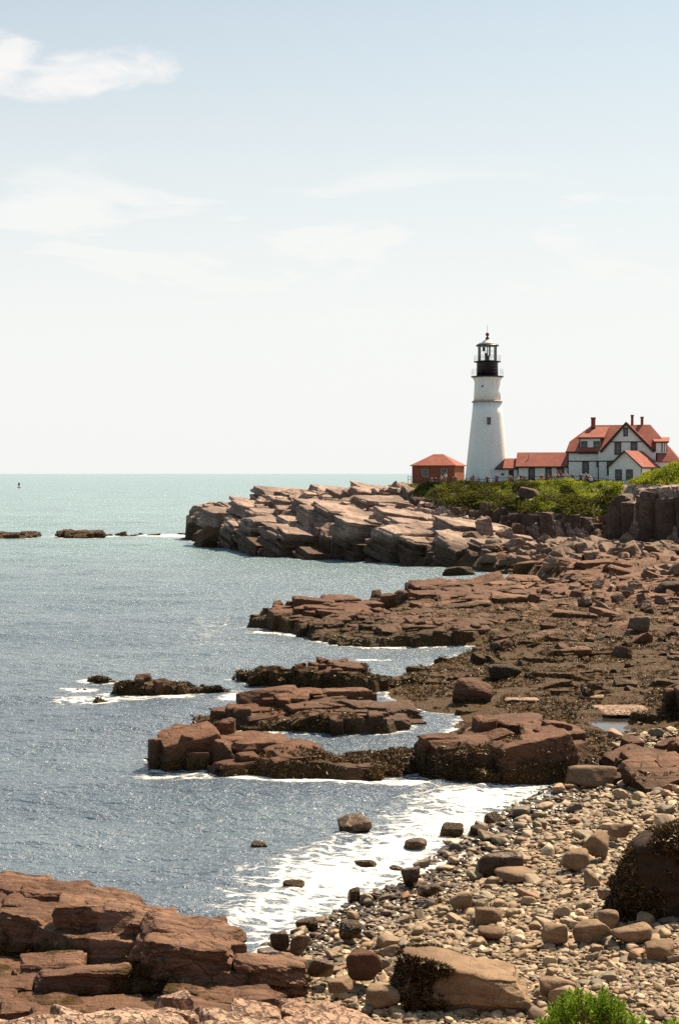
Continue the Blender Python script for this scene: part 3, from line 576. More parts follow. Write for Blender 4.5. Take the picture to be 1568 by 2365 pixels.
basin = mesh_np('bedrock_slabs', V1, F1, M['fore']); tag(basin, 'flat cracked bedrock slabs in the hollow of the fore ledge', None, None, 'structure')
nt = M['shore'].node_tree; tb = NT.__new__(NT); tb.t = nt
bsd = [n for n in nt.nodes if n.type == 'BSDF_PRINCIPLED'][0]; oldc = bsd.inputs['Base Color'].links[0].from_socket
af = tb.n('ShaderNodeAttribute', attribute_name='beach').outputs['Fac']; al = tb.n('ShaderNodeAttribute', attribute_name='slab').outputs['Fac']; PP = tb.n('ShaderNodeNewGeometry').outputs['Position']
peb = tb.n('ShaderNodeTexVoronoi', i={'Vector': PP, 'Scale': 9.0})
pc = tb.mix(tb.step(peb.outputs[0], .25, .6), tb.mix(.35, (0.22, .15, .095), peb.outputs[1]), (0.035, .022, .014)); pc = tb.mix(.5, pc, (.16, .10, .06))
c2 = tb.mix(al, oldc, tb.mix(tb.noise(PP, 1.2, 5), (0.19, .10, .06), (.30, .17, .11))); c2 = tb.mix(tb.step(af, .5, .9), c2, pc)
nt.links.new(c2, bsd.inputs['Base Color'])
mb = MB(); pl = [(x + (x - POOL[2][0]) * .05, y) for x, y in POOL]
pool = MB().add([(x, y, 0.22) for x, y in [at(1330,1684,.22), at(1375,1659,.22), at(1468,1653,.22), at(1480,1672,.22), at(1450,1712,.22), at(1400,1712,.22)]], [(0, 1, 2, 3, 4, 5)]).build('tide_pool', M['pool'])
tag(pool, 'still tide pool reflecting the blue sky', None, None, 'structure')

# ------------------------------------------------------------------ headland
HP = [at(*p) for p in [(449,1249),(470,1254),(520,1264),(560,1270),(600,1280),(700,1288),(800,1293),(900,1300),(1000,1305),(1062,1312)]] + [(22, 180), (35, 178), (70, 176), (90, 240), (70, 280), (40, 276), (10, 274), (-12, 276), (-27, 276), (-30, 268)]
def P3(X, Y, d): p = atd(X, Y, d); return (p.x, p.y, p.z)
def px_(X, d): return ((X - 784) / FPX * d, d)
CL = [P3(*q) for q in [(470,1215,261),(488,1162,266),(560,1163,262),(600,1168,256),(640,1147,240),(700,1132,246),(780,1128,244),(870,1130,240),(940,1126,233),(560,1235,236),(620,1240,223),(700,1210,217),
       (780,1205,211),(850,1205,207),(930,1210,204),(1000,1235,201),(1060,1250,196),(700,1165,230),(780,1160,224),(850,1160,220),(940,1165,216),(1000,1198,208),(1090,1205,204),(1090,1250,197),(1140,1240,196),(620,1195,236)]]
CL += [(15, 262, 9.5), (-10, 268, 6.5), (30, 200, 3.4), (45, 188, 3.0), (60, 186, 3.0), (25, 193, 2.4), (36, 181, 2.0), (60, 178, 2.0)]
CLIFF = [px_(*q) for q in [(930,228),(955,219),(1000,214),(1040,212),(1080,213),(1150,210),(1185,207),(1240,203),(1330,202),(1400,204),(1428,203),(1438,193),(1500,190),(1600,187)]] + [(95, 185), (100, 262), (20, 262), (9.5, 248)]
VT = [P3(*q) for q in [(940,1120,230),(1000,1120,223),(1080,1118,222),(1180,1118,221),(1240,1115,219),(1300,1111,216),(1400,1116,213),(1430,1118,210),(1480,1108,206),(1520,1090,201),(1568,1072,198),(1640,1068,196),
       (1240,1150,210),(1330,1150,209),(1410,1155,209),(1100,1140,217),(1000,1138,218),(1190,1145,214),(955,1150,220),(1000,1160,215),(1080,1166,214),(1150,1165,211),(1190,1180,207.5),(1240,1180,204),(1330,1185,203),(1400,1195,204.5),(1445,1135,194),(1500,1128,191),(1600,1125,188)]]
VT += [(12, 240, 10.7), (25, 242, 10.7), (40, 240, 10.7), (55, 240, 10.8), (70, 245, 11), (47, 228, 10.6), (38, 228, 10.7), (30, 228, 10.6), (16, 232, 10.5)]
gx = np.arange(-33, 72, 0.17); gy = np.arange(174, 279, 0.19); X, Y = np.meshgrid(gx, gy)
A = Layer(X, Y, 8.5, 5.0, .60, 301, .12); B = Layer(X, Y, 3.6, 2.3, .5, 321, .15); D = Layer(X, Y, 1.3, .9, .6, 341, .2)
def Hh(x, y):
    t = poly_sd(x, y, HP); return idw(x, y, CL) * np.clip((t + .5) / 3.2, -.5, 1) ** .8 if False else idw(x, y, CL) * np.clip((t + .3) / 2.6, -.5, 1)
mx, my = A.cx * .5 + B.cx * .5, A.cy * .5 + B.cy * .5
h = .30 * Hh(X, Y) + .70 * Hh(mx, my)
h = h - .15 + B.h(.25, -.08, .07, .12, .2, .04)
tq = (h + 0.16 * X + .05 * Y) / 1.1; fl = np.floor(tq); fr = tq - fl; h = .5 * h + .5 * ((fl + np.clip((fr - .62) / .38, 0, 1)) * 1.1 - 0.16 * X - .05 * Y)
h += .16 * fbm(X * .9, Y * .9, 350, 5)
tc_ = poly_sd(X, Y, CLIFF); V1 = Layer(X, Y, 2.6, 2.0, .15, 361, .2); V2 = Layer(X, Y, 1.1, .9, .3, 366, .2)
tcl = .25 * tc_ + .40 * poly_sd(V1.cx, V1.cy, CLIFF) + .35 * poly_sd(V2.cx, V2.cy, CLIFF)
hv = idw(X, Y, VT, 3) + .5 * fbm(X / 5, Y / 5, 371, 4) + .25 * fbm(X, Y, 372, 3)
k = np.clip(tcl / 2.2 + .1, 0, 1) ** .8
hb = np.maximum(h, 0)
H = np.where(tcl > -0.3, hb * (1 - k) + np.maximum(hv, hb) * k, h)
flat = (Y > 224) & (tc_ > 0); H = np.where(flat, H * .15 + .85 * idw(X, Y, VT, 3), H)
jy = np.clip(np.abs(H - Hh(X, Y)) , 0, 1) * .0
dyf = (1.5 * fbm(X * .75, H * .35, 381, 4) + .5 * fbm(X * 2.5, H * 1.2, 384, 3)) * np.clip((H - 1) / 2, 0, 1); dxf = .5 * fbm(Y * .5 + 9, H * .9, 383, 3)
inside = ~flat
head, uh = grid_obj('headland', X + np.where(inside, dxf, 0), Y + np.where(inside, dyf, 0), H, H > -0.3, M['headland'])
tag(head, 'jointed rock headland with a scrub covered top', None, None, 'structure')
veg = np.clip((tcl - .7) / 1.2, 0, 1) * np.clip((H - 6.0) / 1.2, 0, 1)
vx = X / Y * FPX + 784
rockband = np.exp(-((vx - 1215) / 26) ** 2) * np.exp(-((H - 9.4) / .9) ** 2) + np.clip((vx - 1432) / 8, 0, 1) * np.clip((11.2 - H) / .5, 0, 1)
veg = veg * (1 - np.clip(rockband * 1.2, 0, 1))
soil = np.exp(-((vx - 1160) / 40) ** 2) * np.exp(-((H - 7.3) / .8) ** 2) + np.exp(-((vx - (1375 + 14 * (7 - H))) / 22) ** 2) * np.exp(-((H - 6.0) / 1.6) ** 2) * .9 + .5 * np.clip((vx - 1380) / 60, 0, 1) * np.exp(-((H - 4.0) / 1.2) ** 2)
attr(head, 'veg', veg.ravel()[uh]); attr(head, 'soil', (soil * (1 - veg)).ravel()[uh])
def Hs_(x, y):
    i = np.clip(((y - gy[0]) / .19).astype(int), 0, len(gy) - 1); j = np.clip(((x - gx[0]) / .17).astype(int), 0, len(gx) - 1)
    return np.where(tc_[i, j] < -.6, Hh(x, y), -1)
def Hbig(x, y):
    r_ = Layer(x, y, 11, 6, .5, 1390, .1).r[0]; return np.where((x > -19.8), Hs_(x, y) + (r_ - .5) * 1.6 * (Hs_(x, y) > 0), -1)
V1, F1 = tile_slabs((-32, 26, 188, 276), Hbig, 8.6, 4.0, .50, 1401, .30, (-.19, .17), 22, .034, 1.10, .98, thick=3.6, tiers=2, minh=.4, beds=.5, jit=.09, cuts=2, cd=(.85, 1.1), p=40, tj=.025, sizej=.25)
V2, F2 = tile_slabs((-24.5, 26, 188, 276), Hs_, 2.8, 1.7, .52, 1411, .45, (-.20, .16), 7, .035, .95, .6, thick=1.3, tiers=2, minh=.3)
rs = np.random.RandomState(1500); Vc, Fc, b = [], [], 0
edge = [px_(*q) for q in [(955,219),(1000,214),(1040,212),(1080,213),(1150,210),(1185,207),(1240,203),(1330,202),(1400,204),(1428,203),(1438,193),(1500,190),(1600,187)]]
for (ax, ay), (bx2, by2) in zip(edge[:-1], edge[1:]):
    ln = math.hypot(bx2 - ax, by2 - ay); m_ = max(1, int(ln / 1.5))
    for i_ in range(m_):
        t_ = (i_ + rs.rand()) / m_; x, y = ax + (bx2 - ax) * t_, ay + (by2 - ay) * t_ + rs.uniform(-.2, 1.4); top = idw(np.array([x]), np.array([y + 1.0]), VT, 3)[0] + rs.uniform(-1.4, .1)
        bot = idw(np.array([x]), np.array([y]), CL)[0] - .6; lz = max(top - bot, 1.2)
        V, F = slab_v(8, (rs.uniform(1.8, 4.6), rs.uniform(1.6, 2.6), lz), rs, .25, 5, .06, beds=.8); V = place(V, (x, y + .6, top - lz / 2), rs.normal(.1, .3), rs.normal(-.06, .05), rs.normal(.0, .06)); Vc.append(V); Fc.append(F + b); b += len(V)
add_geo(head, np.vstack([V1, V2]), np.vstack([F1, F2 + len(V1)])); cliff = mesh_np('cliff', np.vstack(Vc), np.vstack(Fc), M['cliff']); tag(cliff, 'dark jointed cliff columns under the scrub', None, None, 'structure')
HEAD = (gx, gy, H, veg)
def head_z(x, y):
    i = min(max(int((y - gy[0]) / 0.19), 0), len(gy) - 1); j = min(max(int((x - gx[0]) / 0.17), 0), len(gx) - 1); return H[i, j]

# near bank below the photographer
bx_, by_ = np.meshgrid(np.arange(-16, 22, .3), np.arange(-12, 25, .3))
bz_ = np.interp(by_, [-12, 1.5, 6, 11, 15, 18, 24], [10.9, 10.85, 8.6, 6.9, 5.0, 3.4, 1.2]) + .3 * fbm(bx_ * .6, by_ * .6, 401, 4)
bank, _ = grid_obj('near_bank', bx_, by_, bz_, np.ones(bx_.shape, bool), M['pitted'])
tag(bank, 'rocky bank below the photographer', None, None, 'structure')

# ------------------------------------------------------------------ sea
u = np.arange(-0.46, 0.46, 0.0021); v = np.concatenate([np.arange(math.log(33), math.log(420), 0.0024), np.linspace(math.log(421), math.log(30000), 260)])
UU, VV = np.meshgrid(u, v); WY = np.exp(VV); WX = UU * (WY + 12); Z = np.zeros_like(WX)
rs = np.random.RandomState(5)
for i in range(46):
    lam = 0.8 * 1.075 ** i; th = R(-75) + rs.normal(0, .55); kx, ky = math.cos(th) * 2 * math.pi / lam, math.sin(th) * 2 * math.pi / lam
    fade = np.clip((lam - WY * .006) / (WY * .006 + .01), 0, 1)
    gr = .55 + .9 * vn(WX / (lam * 5) + i, WY / (lam * 5), 70 + i)
    Z += fade * gr * 0.0050 * lam ** .80 * np.sin(kx * WX + ky * WY + rs.rand() * 6.28 + 1.3 * fbm(WX / lam / 3, WY / lam / 3, 90 + i, 2))
foam = np.zeros_like(WX); near = WY < 420; wx, wy = WX[near], WY[near]
dist = np.full(wx.shape, 99.0)
for P in FOOT + [PLAT, HP]:
    xs = [p[0] for p in P]; ys = [p[1] for p in P]
    k = (wx > min(xs) - 5) & (wx < max(xs) + 5) & (wy > min(ys) - 5) & (wy < max(ys) + 5)
    if k.any(): dist[k] = np.minimum(dist[k], -poly_sd(wx[k], wy[k], P))
wide = np.clip(wy / 110, .45, 2.6)
f = np.clip(1 - dist / (1.1 * wide), 0, 1) * np.clip(.35 + 1.6 * fbm(wx / 6, wy / 6, 410, 2) + .25, 0, 1) * .95
FZ = [at(*p) for p in [(950,1818),(1090,1812),(1260,1806),(1300,1830),(1200,1900),(1000,2040),(800,2120),(700,2200),(600,2230),(500,2130),(520,2075),(600,2010),(700,1960),(860,1905),(930,1860)]]
d2 = poly_sd(wx, wy, FZ); f = np.maximum(f, np.clip(d2 / 3.3 + .32, 0, 1) * (.80 + .5 * fbm(wx / 2.5, wy / 1.5, 430, 3)))
for X0, Y0, X1, Y1, w_, a_ in [(560,1800,960,1815,.7,.8),(150,1238,600,1238,2.0,.75),(330,1236,470,1238,3.0,.9),(600,1458,760,1475,.9,.95),(880,1300,1060,1306,1.3,.95),(1130,1335,1260,1350,1.6,.9),(490,1430,480,1490,2.0,.22),(560,1608,540,1620,.9,1.0),(160,1612,420,1612,1.0,.6),(370,1790,500,1790,1.2,.55)]:
    a, b = np.array(at(X0, Y0)), np.array(at(X1, Y1)); e = b - a; t = np.clip(((wx - a[0]) * e[0] + (wy - a[1]) * e[1]) / (e @ e), 0, 1)
    dd = np.hypot(wx - a[0] - t * e[0], (wy - a[1] - t * e[1])); f = np.maximum(f, a_ * np.exp(-(dd / w_) ** 2))
foam[near] = f
Z = Z * np.where(near, 1, 1.0); zz = Z[near]; zz = zz * np.clip(dist / 4 + .4, .4, 1) + .05 * f * fbm(wx * 2, wy * 2, 420, 3); sn_ = (wx - SA[0]) * SN[0] + (wy - SA[1]) * SN[1]; zz = zz + .10 * np.clip(d2 / 2 + 1, 0, 1) * np.maximum(0, np.sin(sn_ * 2 * math.pi / 2.3 + 5 * fbm(wx / 5, wy / 5, 440, 2))) ** 4; Z[near] = zz
n_, m_ = WX.shape; idx = np.arange(n_ * m_).reshape(n_, m_)
F = np.stack([idx[:-1, :-1].ravel(), idx[:-1, 1:].ravel(), idx[1:, 1:].ravel(), idx[1:, :-1].ravel()], 1)
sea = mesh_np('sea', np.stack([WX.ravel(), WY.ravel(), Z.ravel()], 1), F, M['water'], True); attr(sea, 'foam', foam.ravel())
tag(sea, 'choppy grey green sea', None, None, 'structure')
# ------------------------------------------------------------------ buildings on the headland
KC = 1 / 2.415
def ux(u, d): return (918.8 + u * KC - 784) / FPX * d
def vz(v, d): return EYE + (864.6 - v) * KC / FPX * d
def window(parent, x, z, w, h, y, mull=True, cols=1, fw=.13, frame='trim', rows=2):
    f = MB(); f.box(x - w / 2, x - w / 2 + fw, y - .10, y + .05, z, z + h).box(x + w / 2 - fw, x + w / 2, y - .10, y + .05, z, z + h)
    f.box(x - w / 2 + fw, x + w / 2 - fw, y - .10, y + .05, z, z + fw).box(x - w / 2 + fw, x + w / 2 - fw, y - .10, y + .05, z + h - fw, z + h)
    o = f.build('window', M[frame], parent)
    p = MB().box(x - w / 2 + fw, x + w / 2 - fw, y - .035, y + .03, z + fw, z + h - fw).build('pane', M['glass'], o)
    if mull:
        g = MB(); zi = z + h / 2; a, b = x - w / 2 + fw, x + w / 2 - fw
        g.box(a, b, y - .07, y - .036, zi - .035, zi + .035)
        g.box(a, a + .05, y - .065, y - .036, z + fw, z + h - fw).box(b - .05, b, y - .065, y - .036, z + fw, z + h - fw)
        for c in range(cols): xx = a + (b - a) * (c + 1) / (cols + 1); g.box(xx - .02, xx + .02, y - .06, y - .036, z + fw, z + h - fw)
        g.build('sash', M['sash'], o)
    return o
def slab(mb, pts, th=0.16):       # a roof plane with thickness, pts counter-clockwise from above
    a, b, c = [Vector(p) for p in pts[:3]]; n = (b - a).cross(c - a).normalized()
    if n.z < 0: n = -n
    mb.prism(pts, -n * th)

# --- lighthouse
d = 235.0; tx = (1124 - 784) / FPX * d
T = empty('lighthouse', (tx, d, 10.6)); tag(T, 'tall white lighthouse with a black lantern and two iron galleries', 'lighthouse')
def L(z): return z - 10.6
prof = [(3.72, L(10.2)), (3.62, L(11.3)), (3.36, L(14)), (3.1, L(16.6)), (2.78, L(19.6)), (2.5, L(22.2)), (2.32, L(24.15))]
MB().lathe(prof, 64).build('tower', M['tower'], T, True)
MB().lathe([(2.30, L(24.12)), (2.52, L(24.18)), (2.56, L(24.30)), (2.46, L(24.40)), (2.24, L(24.46))], 64).build('stone_band', M['concrete'], T, True)
MB().lathe([(2.24, L(24.44)), (2.16, L(26.0)), (2.10, L(27.4)), (2.16, L(27.75)), (2.34, L(28.05)), (2.40, L(28.28))], 64).build('upper_tower', M['tower'], T, True)
MB().lathe([(2.3, L(28.28)), (2.66, L(28.30)), (2.68, L(28.46)), (2.3, L(28.48))], 48).build('gallery_deck', M['black'], T)
MB().lathe([(1.76, L(28.46)), (1.74, L(30.6)), (1.85, L(30.78))], 48).build('watch_room', M['black'], T, True)
MB().lathe([(1.7, L(30.78)), (2.24, L(30.80)), (2.24, L(30.92)), (1.7, L(30.93))], 48).build('lantern_deck', M['black'], T)
def railing(name, r, z0, h, n, parent, mat, bars):
    g = MB()
    for i in range(n):
        a = 2 * math.pi * i / n; g.bar((r * math.cos(a), r * math.sin(a), z0), (r * math.cos(a), r * math.sin(a), z0 + h), .014, 5)
    for b in bars:
        for i in range(48):
            a, c = 2 * math.pi * i / 48, 2 * math.pi * (i + 1) / 48
            g.bar((r * math.cos(a), r * math.sin(a), z0 + h * b), (r * math.cos(c), r * math.sin(c), z0 + h * b), .012, 5)
    return g.build(name, mat, parent)
railing('gallery_railing', 2.58, L(28.46), 1.12, 18, T, M['black'], (1, .55))
railing('lantern_railing', 2.16, L(30.92), .95, 16, T, M['black'], (1, .5))
lt = MB()
for i in range(12):
    a = 2 * math.pi * (i + .3) / 12; lt.bar((1.57 * math.cos(a), 1.57 * math.sin(a), L(30.9)), (1.57 * math.cos(a), 1.57 * math.sin(a), L(33.5)), .026, 5)
for z in (30.98, 31.75, 32.6, 33.45):
    for i in range(12):
        a, c = 2 * math.pi * (i + .3) / 12, 2 * math.pi * (i + 1.3) / 12; lt.bar((1.57 * math.cos(a), 1.57 * math.sin(a), L(z)), (1.57 * math.cos(c), 1.57 * math.sin(c), L(z)), .016 if z != 30.98 else .05, 5)
lt.build('lantern_frame', M['black'], T)
def glass_mat():
    m, t = new_mat('lantern glass'); a = t.n('ShaderNodeBsdfTransparent', i={0: (0.97, 0.97, 0.96, 1)}); b = t.n('ShaderNodeBsdfGlossy', i={0: (1, 1, 1, 1), 1: 0.03})
    fr = t.n('ShaderNodeFresnel', i={0: 1.45}).outputs[0]
    t.n('ShaderNodeOutputMaterial', i={0: t.n('ShaderNodeMixShader', i={0: fr, 1: a.outputs[0], 2: b.outputs[0]}).outputs[0]}); return m
M['lglass'] = glass_mat()
lg = MB(); n = 12; pts = [(1.55 * math.cos(2 * math.pi * (i + .3) / n), 1.55 * math.sin(2 * math.pi * (i + .3) / n)) for i in range(n)]
lg.add([(x, y, z) for x, y in pts for z in (L(31.0), L(33.45))], [(2 * i, 2 * ((i + 1) % n), 2 * ((i + 1) % n) + 1, 2 * i + 1) for i in range(n)])
lg.build('lantern_glass', M['lglass'], T)
be = MB().box(-.35, .3, -.25, .25, L(30.9), L(31.9)).box(-.80, -.35, -.08, .08, L(32.6), L(33.3)).box(.25, .5, -.2, .2, L(31.8), L(33.4)).box(-.42, -.02, -.2, .2, L(31.9), L(32.3)); be.bar((0, 0, L(30.9)), (0, 0, L(33.4)), .09)
be.build('beacon_lamp', M['black'], T)
MB().lathe([(1.88, L(33.42)), (1.90, L(33.55)), (1.78, L(33.66))], 48).build('lantern_cornice', M['black'], T)
MB().lathe([(1.80, L(33.64)), (1.2, L(34.0)), (.62, L(34.32)), (.25, L(34.52))], 48).build('lantern_roof', plain('pale grey roof paint', (.62, .56, .50), .5), T, True)
MB().lathe([(.22, L(34.48)), (.32, L(34.6)), (.33, L(34.75)), (.2, L(34.92)), (.13, L(35.0)), (.14, L(35.08)), (.27, L(35.2)), (.32, L(35.38)), (.25, L(35.56)), (.08, L(35.68)), (.03, L(35.74))], 20).build('ventilator_ball', plain('weathered dark copper', (.10, .035, .03), .5), T, True)
MB().bar((0, 0, L(35.7)), (0, 0, L(36.9)), .025, 5).build('lightning_rod', M['black'], T)
wz_ = L(20.45); rr = 2.62
MB().box(-.36, .36, -rr - .12, -rr + .5, wz_ - .1, wz_ + 1.28).build('window_surround', M['white'], T)
w_ = window(T, 0, wz_ + .02, .56, 1.14, -rr - .13, True, 0, .07, 'trim')
MB().box(-1.12, -.88, -1.98, -1.7, L(26.62), L(26.86)).build('vent_hole', M['black'], T)

# --- brick signal building
d = 243.0; Bk = empty('brick_building', (ux(196, d), d, 10.3), R(-20)); tag(Bk, 'low red brick building with a hipped red roof left of the lighthouse', 'building')
k = KC / FPX * d; hw = 119 * k / math.cos(R(20)) * .97; dp = 6.4; ze = vz(820, d) - 10.3; zr = vz(765, d) - 10.3 + .25
MB().box(-hw, hw, 0, dp, -.9, ze).build('wall', M['brick'], Bk)
rf = MB(); e = .3
a0, a1, a2, a3 = (-hw - e, -e, ze), (hw + e, -e, ze), (hw + e, dp + e, ze), (-hw - e, dp + e, ze); r0, r1 = (-hw + 2.9, dp / 2, zr), (hw - 2.9, dp / 2, zr)
b = rf; b.add([a0, a1, a2, a3, r0, r1, *[(p[0], p[1], ze - .14) for p in (a0, a1, a2, a3)]], [(0, 1, 5, 4), (1, 2, 5), (2, 3, 4, 5), (3, 0, 4), (0, 6, 7, 1), (1, 7, 8, 2), (2, 8, 9, 3), (3, 9, 6, 0), (6, 9, 8, 7)])
rf.build('roof', M['roofred'], Bk)
window(Bk, -hw + (152 - 77) * k * 1.03, vz(878, d) - 10.3, 1.15, 1.15, 0, True, 1, .12, 'sash')
window(Bk, -hw + (258 - 77) * k * 1.03, vz(880, d) - 10.3, 1.15, 1.25, 0, True, 1, .12, 'sash')
MB().box(-hw + 65 * k, -hw + 100 * k, -.16, .0, vz(888, d) - 10.3, vz(882, d) - 10.3).build('window_sill', M['concrete'], Bk)
MB().box(hw * .9 - 6 , hw * .9 - 5.93, -.3, -.05, ze - .3, ze - .1).build('gutter_bracket', M['black'], Bk)

# --- covered way beside the tower, low
d = 231.0; k = KC / FPX * d; Cw = empty('covered_passage', (ux(600, d), d, 10.3), R(-10)); tag(Cw, 'short white passage with a low red roof joining the lighthouse', 'building')
X_ = lambda u: (u - 600) * k; Z_ = lambda v: vz(v, d) - 10.3
MB().box(X_(520), X_(664), 0, 4.2, -.8, Z_(838)).build('wall', M['white'], Cw)
rf = MB(); slab(rf, [(X_(584), -.4, Z_(838)), (X_(668), -.4, Z_(838)), (X_(668), 2.1, Z_(781)), (X_(590), 2.1, Z_(781))]); slab(rf, [(X_(590), 2.1, Z_(781)), (X_(668), 2.1, Z_(781)), (X_(668), 4.6, Z_(838)), (X_(584), 4.6, Z_(838))])
rf.build('roof', M['roofred'], Cw)
hp = MB(); hp.add([(X_(540), -.42, Z_(839)), (X_(585), -.42, Z_(839)), (X_(590), 2.1, Z_(781) - .01), (X_(540), 4.2, Z_(839)), (X_(585), 4.2, Z_(839)), (X_(540), -.42, Z_(844)), (X_(585), -.42, Z_(844)), (X_(540), 4.2, Z_(844))], [(0, 1, 2), (0, 2, 3), (3, 2, 4), (0, 5, 6, 1), (3, 7, 5, 0)])
hp.build('roof_end', plain('near black roof end', (.016, .010, .013), .9, spec=.05), Cw)  # one even near-black colour over the whole roof end
MB().box(X_(585), X_(664), -.44, -.38, Z_(843), Z_(836)).build('eave_board', M['trim'], Cw)
MB().box(X_(616), X_(644), -.06, .02, -.4, Z_(846)).build('door', M['trim'], Cw)
window(Cw, X_(583), Z_(877), .42, .36, 0, False, 0, .05)
# --- long low wing
d = 229.5; k = KC / FPX * d; Lw = empty('long_wing', (ux(806, d), d, 10.3), R(-12)); tag(Lw, 'long white single storey wing with a red roof between lighthouse and house', 'building')
X_ = lambda u: (u - 806) * k; Z_ = lambda v: vz(v, d) - 10.3
x0, x1 = X_(666), X_(950)
wl = MB().box(x0, x1, 0, 5.4, -.8, Z_(830)); wl.prism([(x0 + .05, 0, Z_(830)), (x0 + .05, 5.4, Z_(830)), (x0 + .05, 2.7, Z_(756))], (.2, 0, 0)); wl.build('wall', M['siding'], Lw)
rf = MB(); slab(rf, [(x0 - .3, -.45, Z_(828)), (x1 + .1, -.45, Z_(828)), (x1 + .1, 2.7, Z_(747)), (x0 - .3, 2.7, Z_(747))]); slab(rf, [(x0 - .3, 2.7, Z_(747)), (x1 + .1, 2.7, Z_(747)), (x1 + .1, 5.85, Z_(828)), (x0 - .3, 5.85, Z_(828))])
rf.build('roof', M['roofred'], Lw)
MB().box(x0 - .28, x1, -.50, -.40, Z_(834), Z_(826)).build('eave_board', M['trim'], Lw)
MB().box(x0 - .03, x0 + .16, -.04, .05, -.8, Z_(832)).build('corner_board', M['trim'], Lw)
MB().bar((X_(724), 1.3, Z_(790)), (X_(724), 1.3, Z_(762)), .09, 6).build('vent_pipe', M['sash'], Lw)
for u, wd, v0, cols in ((744, 36, 833, 1), (837, 34, 833, 1), (902, 40, 833, 2)):
    window(Lw, X_(u), Z_(899), wd * k, (899 - v0) * k, 0, True, cols, .2)
MB().box(x0, x1, -.03, .0, Z_(905), Z_(899.5)).build('base_board', M['trim'], Lw)
# --- keeper's house
d = 226.0; k = KC / FPX * d; Hs = empty('keepers_house', (ux(1240, d), d, 10.3), R(-15)); tag(Hs, "large white keeper's house with red hipped roof, cross gable and three chimneys", 'house')
X_ = lambda u: (u - 1240) * k; Z_ = lambda v: vz(v, d) - 10.3
wl = MB().box(X_(950), X_(1430), 0, 9, -.8, Z_(745)); wl.box(X_(1430), X_(1548), -1.8, 9, -.8, Z_(802)); wl.build('wall', M['siding'], Hs)
ga = MB(); ga.prism([(X_(1120), -1.0, -.8), (X_(1432), -1.0, -.8), (X_(1432), -1.0, Z_(748)), (X_(1270), -1.0, Z_(592)), (X_(1124), -1.0, Z_(742)), (X_(1120), -1.0, Z_(742))], (0, 1.0 - .003, 0)); ga.build('gable_wall', M['siding'], Hs)
ridge = Z_(590); ye = -.5; eL = Z_(745); yr = 4.5
k1 = (Z_(685) - eL) / (ridge - eL); y1 = ye + k1 * (yr - ye)
rf = MB()
A0 = (X_(936), ye, eL); A1 = (X_(1440), ye, eL); B0 = (X_(952), y1, Z_(685)); Rl = (X_(1066), yr, ridge); Rr = (X_(1392), yr, ridge)
E1 = (X_(1568), -2.2, Z_(800)); yB = 9 + (yr - ye) - 4.5
slab(rf, [A0, A1, Rr, Rl, B0]); slab(rf, [A1, (X_(1440), -2.2, Z_(800)), E1, Rr])
C0, D0 = (X_(936), 9.5, eL), (X_(952), 9 - y1, Z_(685))
slab(rf, [A0, B0, D0, C0]); slab(rf, [B0, Rl, D0]); slab(rf, [E1, (X_(1568), 11.2, Z_(800)), Rr]); slab(rf, [(X_(1568), 11.2, Z_(800)), (X_(936), 9.5, eL), Rl, Rr]) 
roof = rf.build('roof', M['roofred'], Hs)
ap = Z_(580); gx0, gx1 = X_(1128), X_(1428); gm = X_(1270)
cr = MB(); slab(cr, [(gx0, -1.35, Z_(741)), (gm, -1.35, ap), (gm, 4.6, ap), (gx0, .2, Z_(741))], .14); slab(cr, [(gm, -1.35, ap), (gx1 + .1, -1.35, Z_(742)), (gx1 + .1, .2, Z_(742)), (gm, 4.6, ap)], .14); cr.build('cross_roof', M['roofred'], Hs)
rk = MB(); t_ = .38
rk.prism([(gx0 - .1, -1.42, Z_(743)), (gm, -1.42, ap + .03), (gm, -1.42, ap - t_ * 1.3), (gx0 + .28, -1.42, Z_(752))], (0, .12, 0)); rk.prism([(gm + .002, -1.42, ap + .03), (gx1 + .15, -1.42, Z_(744)), (gx1 - .3, -1.42, Z_(752)), (gm + .002, -1.42, ap - t_ * 1.3)], (0, .12, 0)); rk.build('rake_board', M['trim'], Hs)
for u0, u1, yy, v0, v1 in ((948, 1119, 0, 800, 794), (1120, 1215, -1.0, 800, 794), (1180, 1362, -1.0, 693, 688)): MB().box(X_(u0), X_(u1), yy - .07, yy, Z_(v0), Z_(v1)).build('belt_board', M['trim'], Hs)
gt = MB().box(X_(936), X_(1128), -.62, -.5, Z_(752), Z_(742)); gt.box(X_(1005), X_(1128), -.45, -.05, Z_(756), Z_(746)); gt.build('gutter', M['trim'], Hs)
MB().box(X_(946), X_(951.5), -.05, .05, -.8, Z_(752)).build('corner_board', M['trim'], Hs); MB().box(X_(1117), X_(1122), -1.05, -.95, -.8, Z_(800)).build('corner_board', M['trim'], Hs)
for u, z0, wd, h, y in ((1268, 660, 24, 48, -1.0), (1226, 762, 36, 70, -1.0), (1314, 742, 36, 50, -1.0), (1046, 866, 36, 66, 0), (1114, 832, 16, 34, -.0), (1184, 875, 34, 78, -1.0)):
    window(Hs, X_(u), Z_(z0), wd * k, h * k, y, True, 1 if wd > 20 else 0, .16)
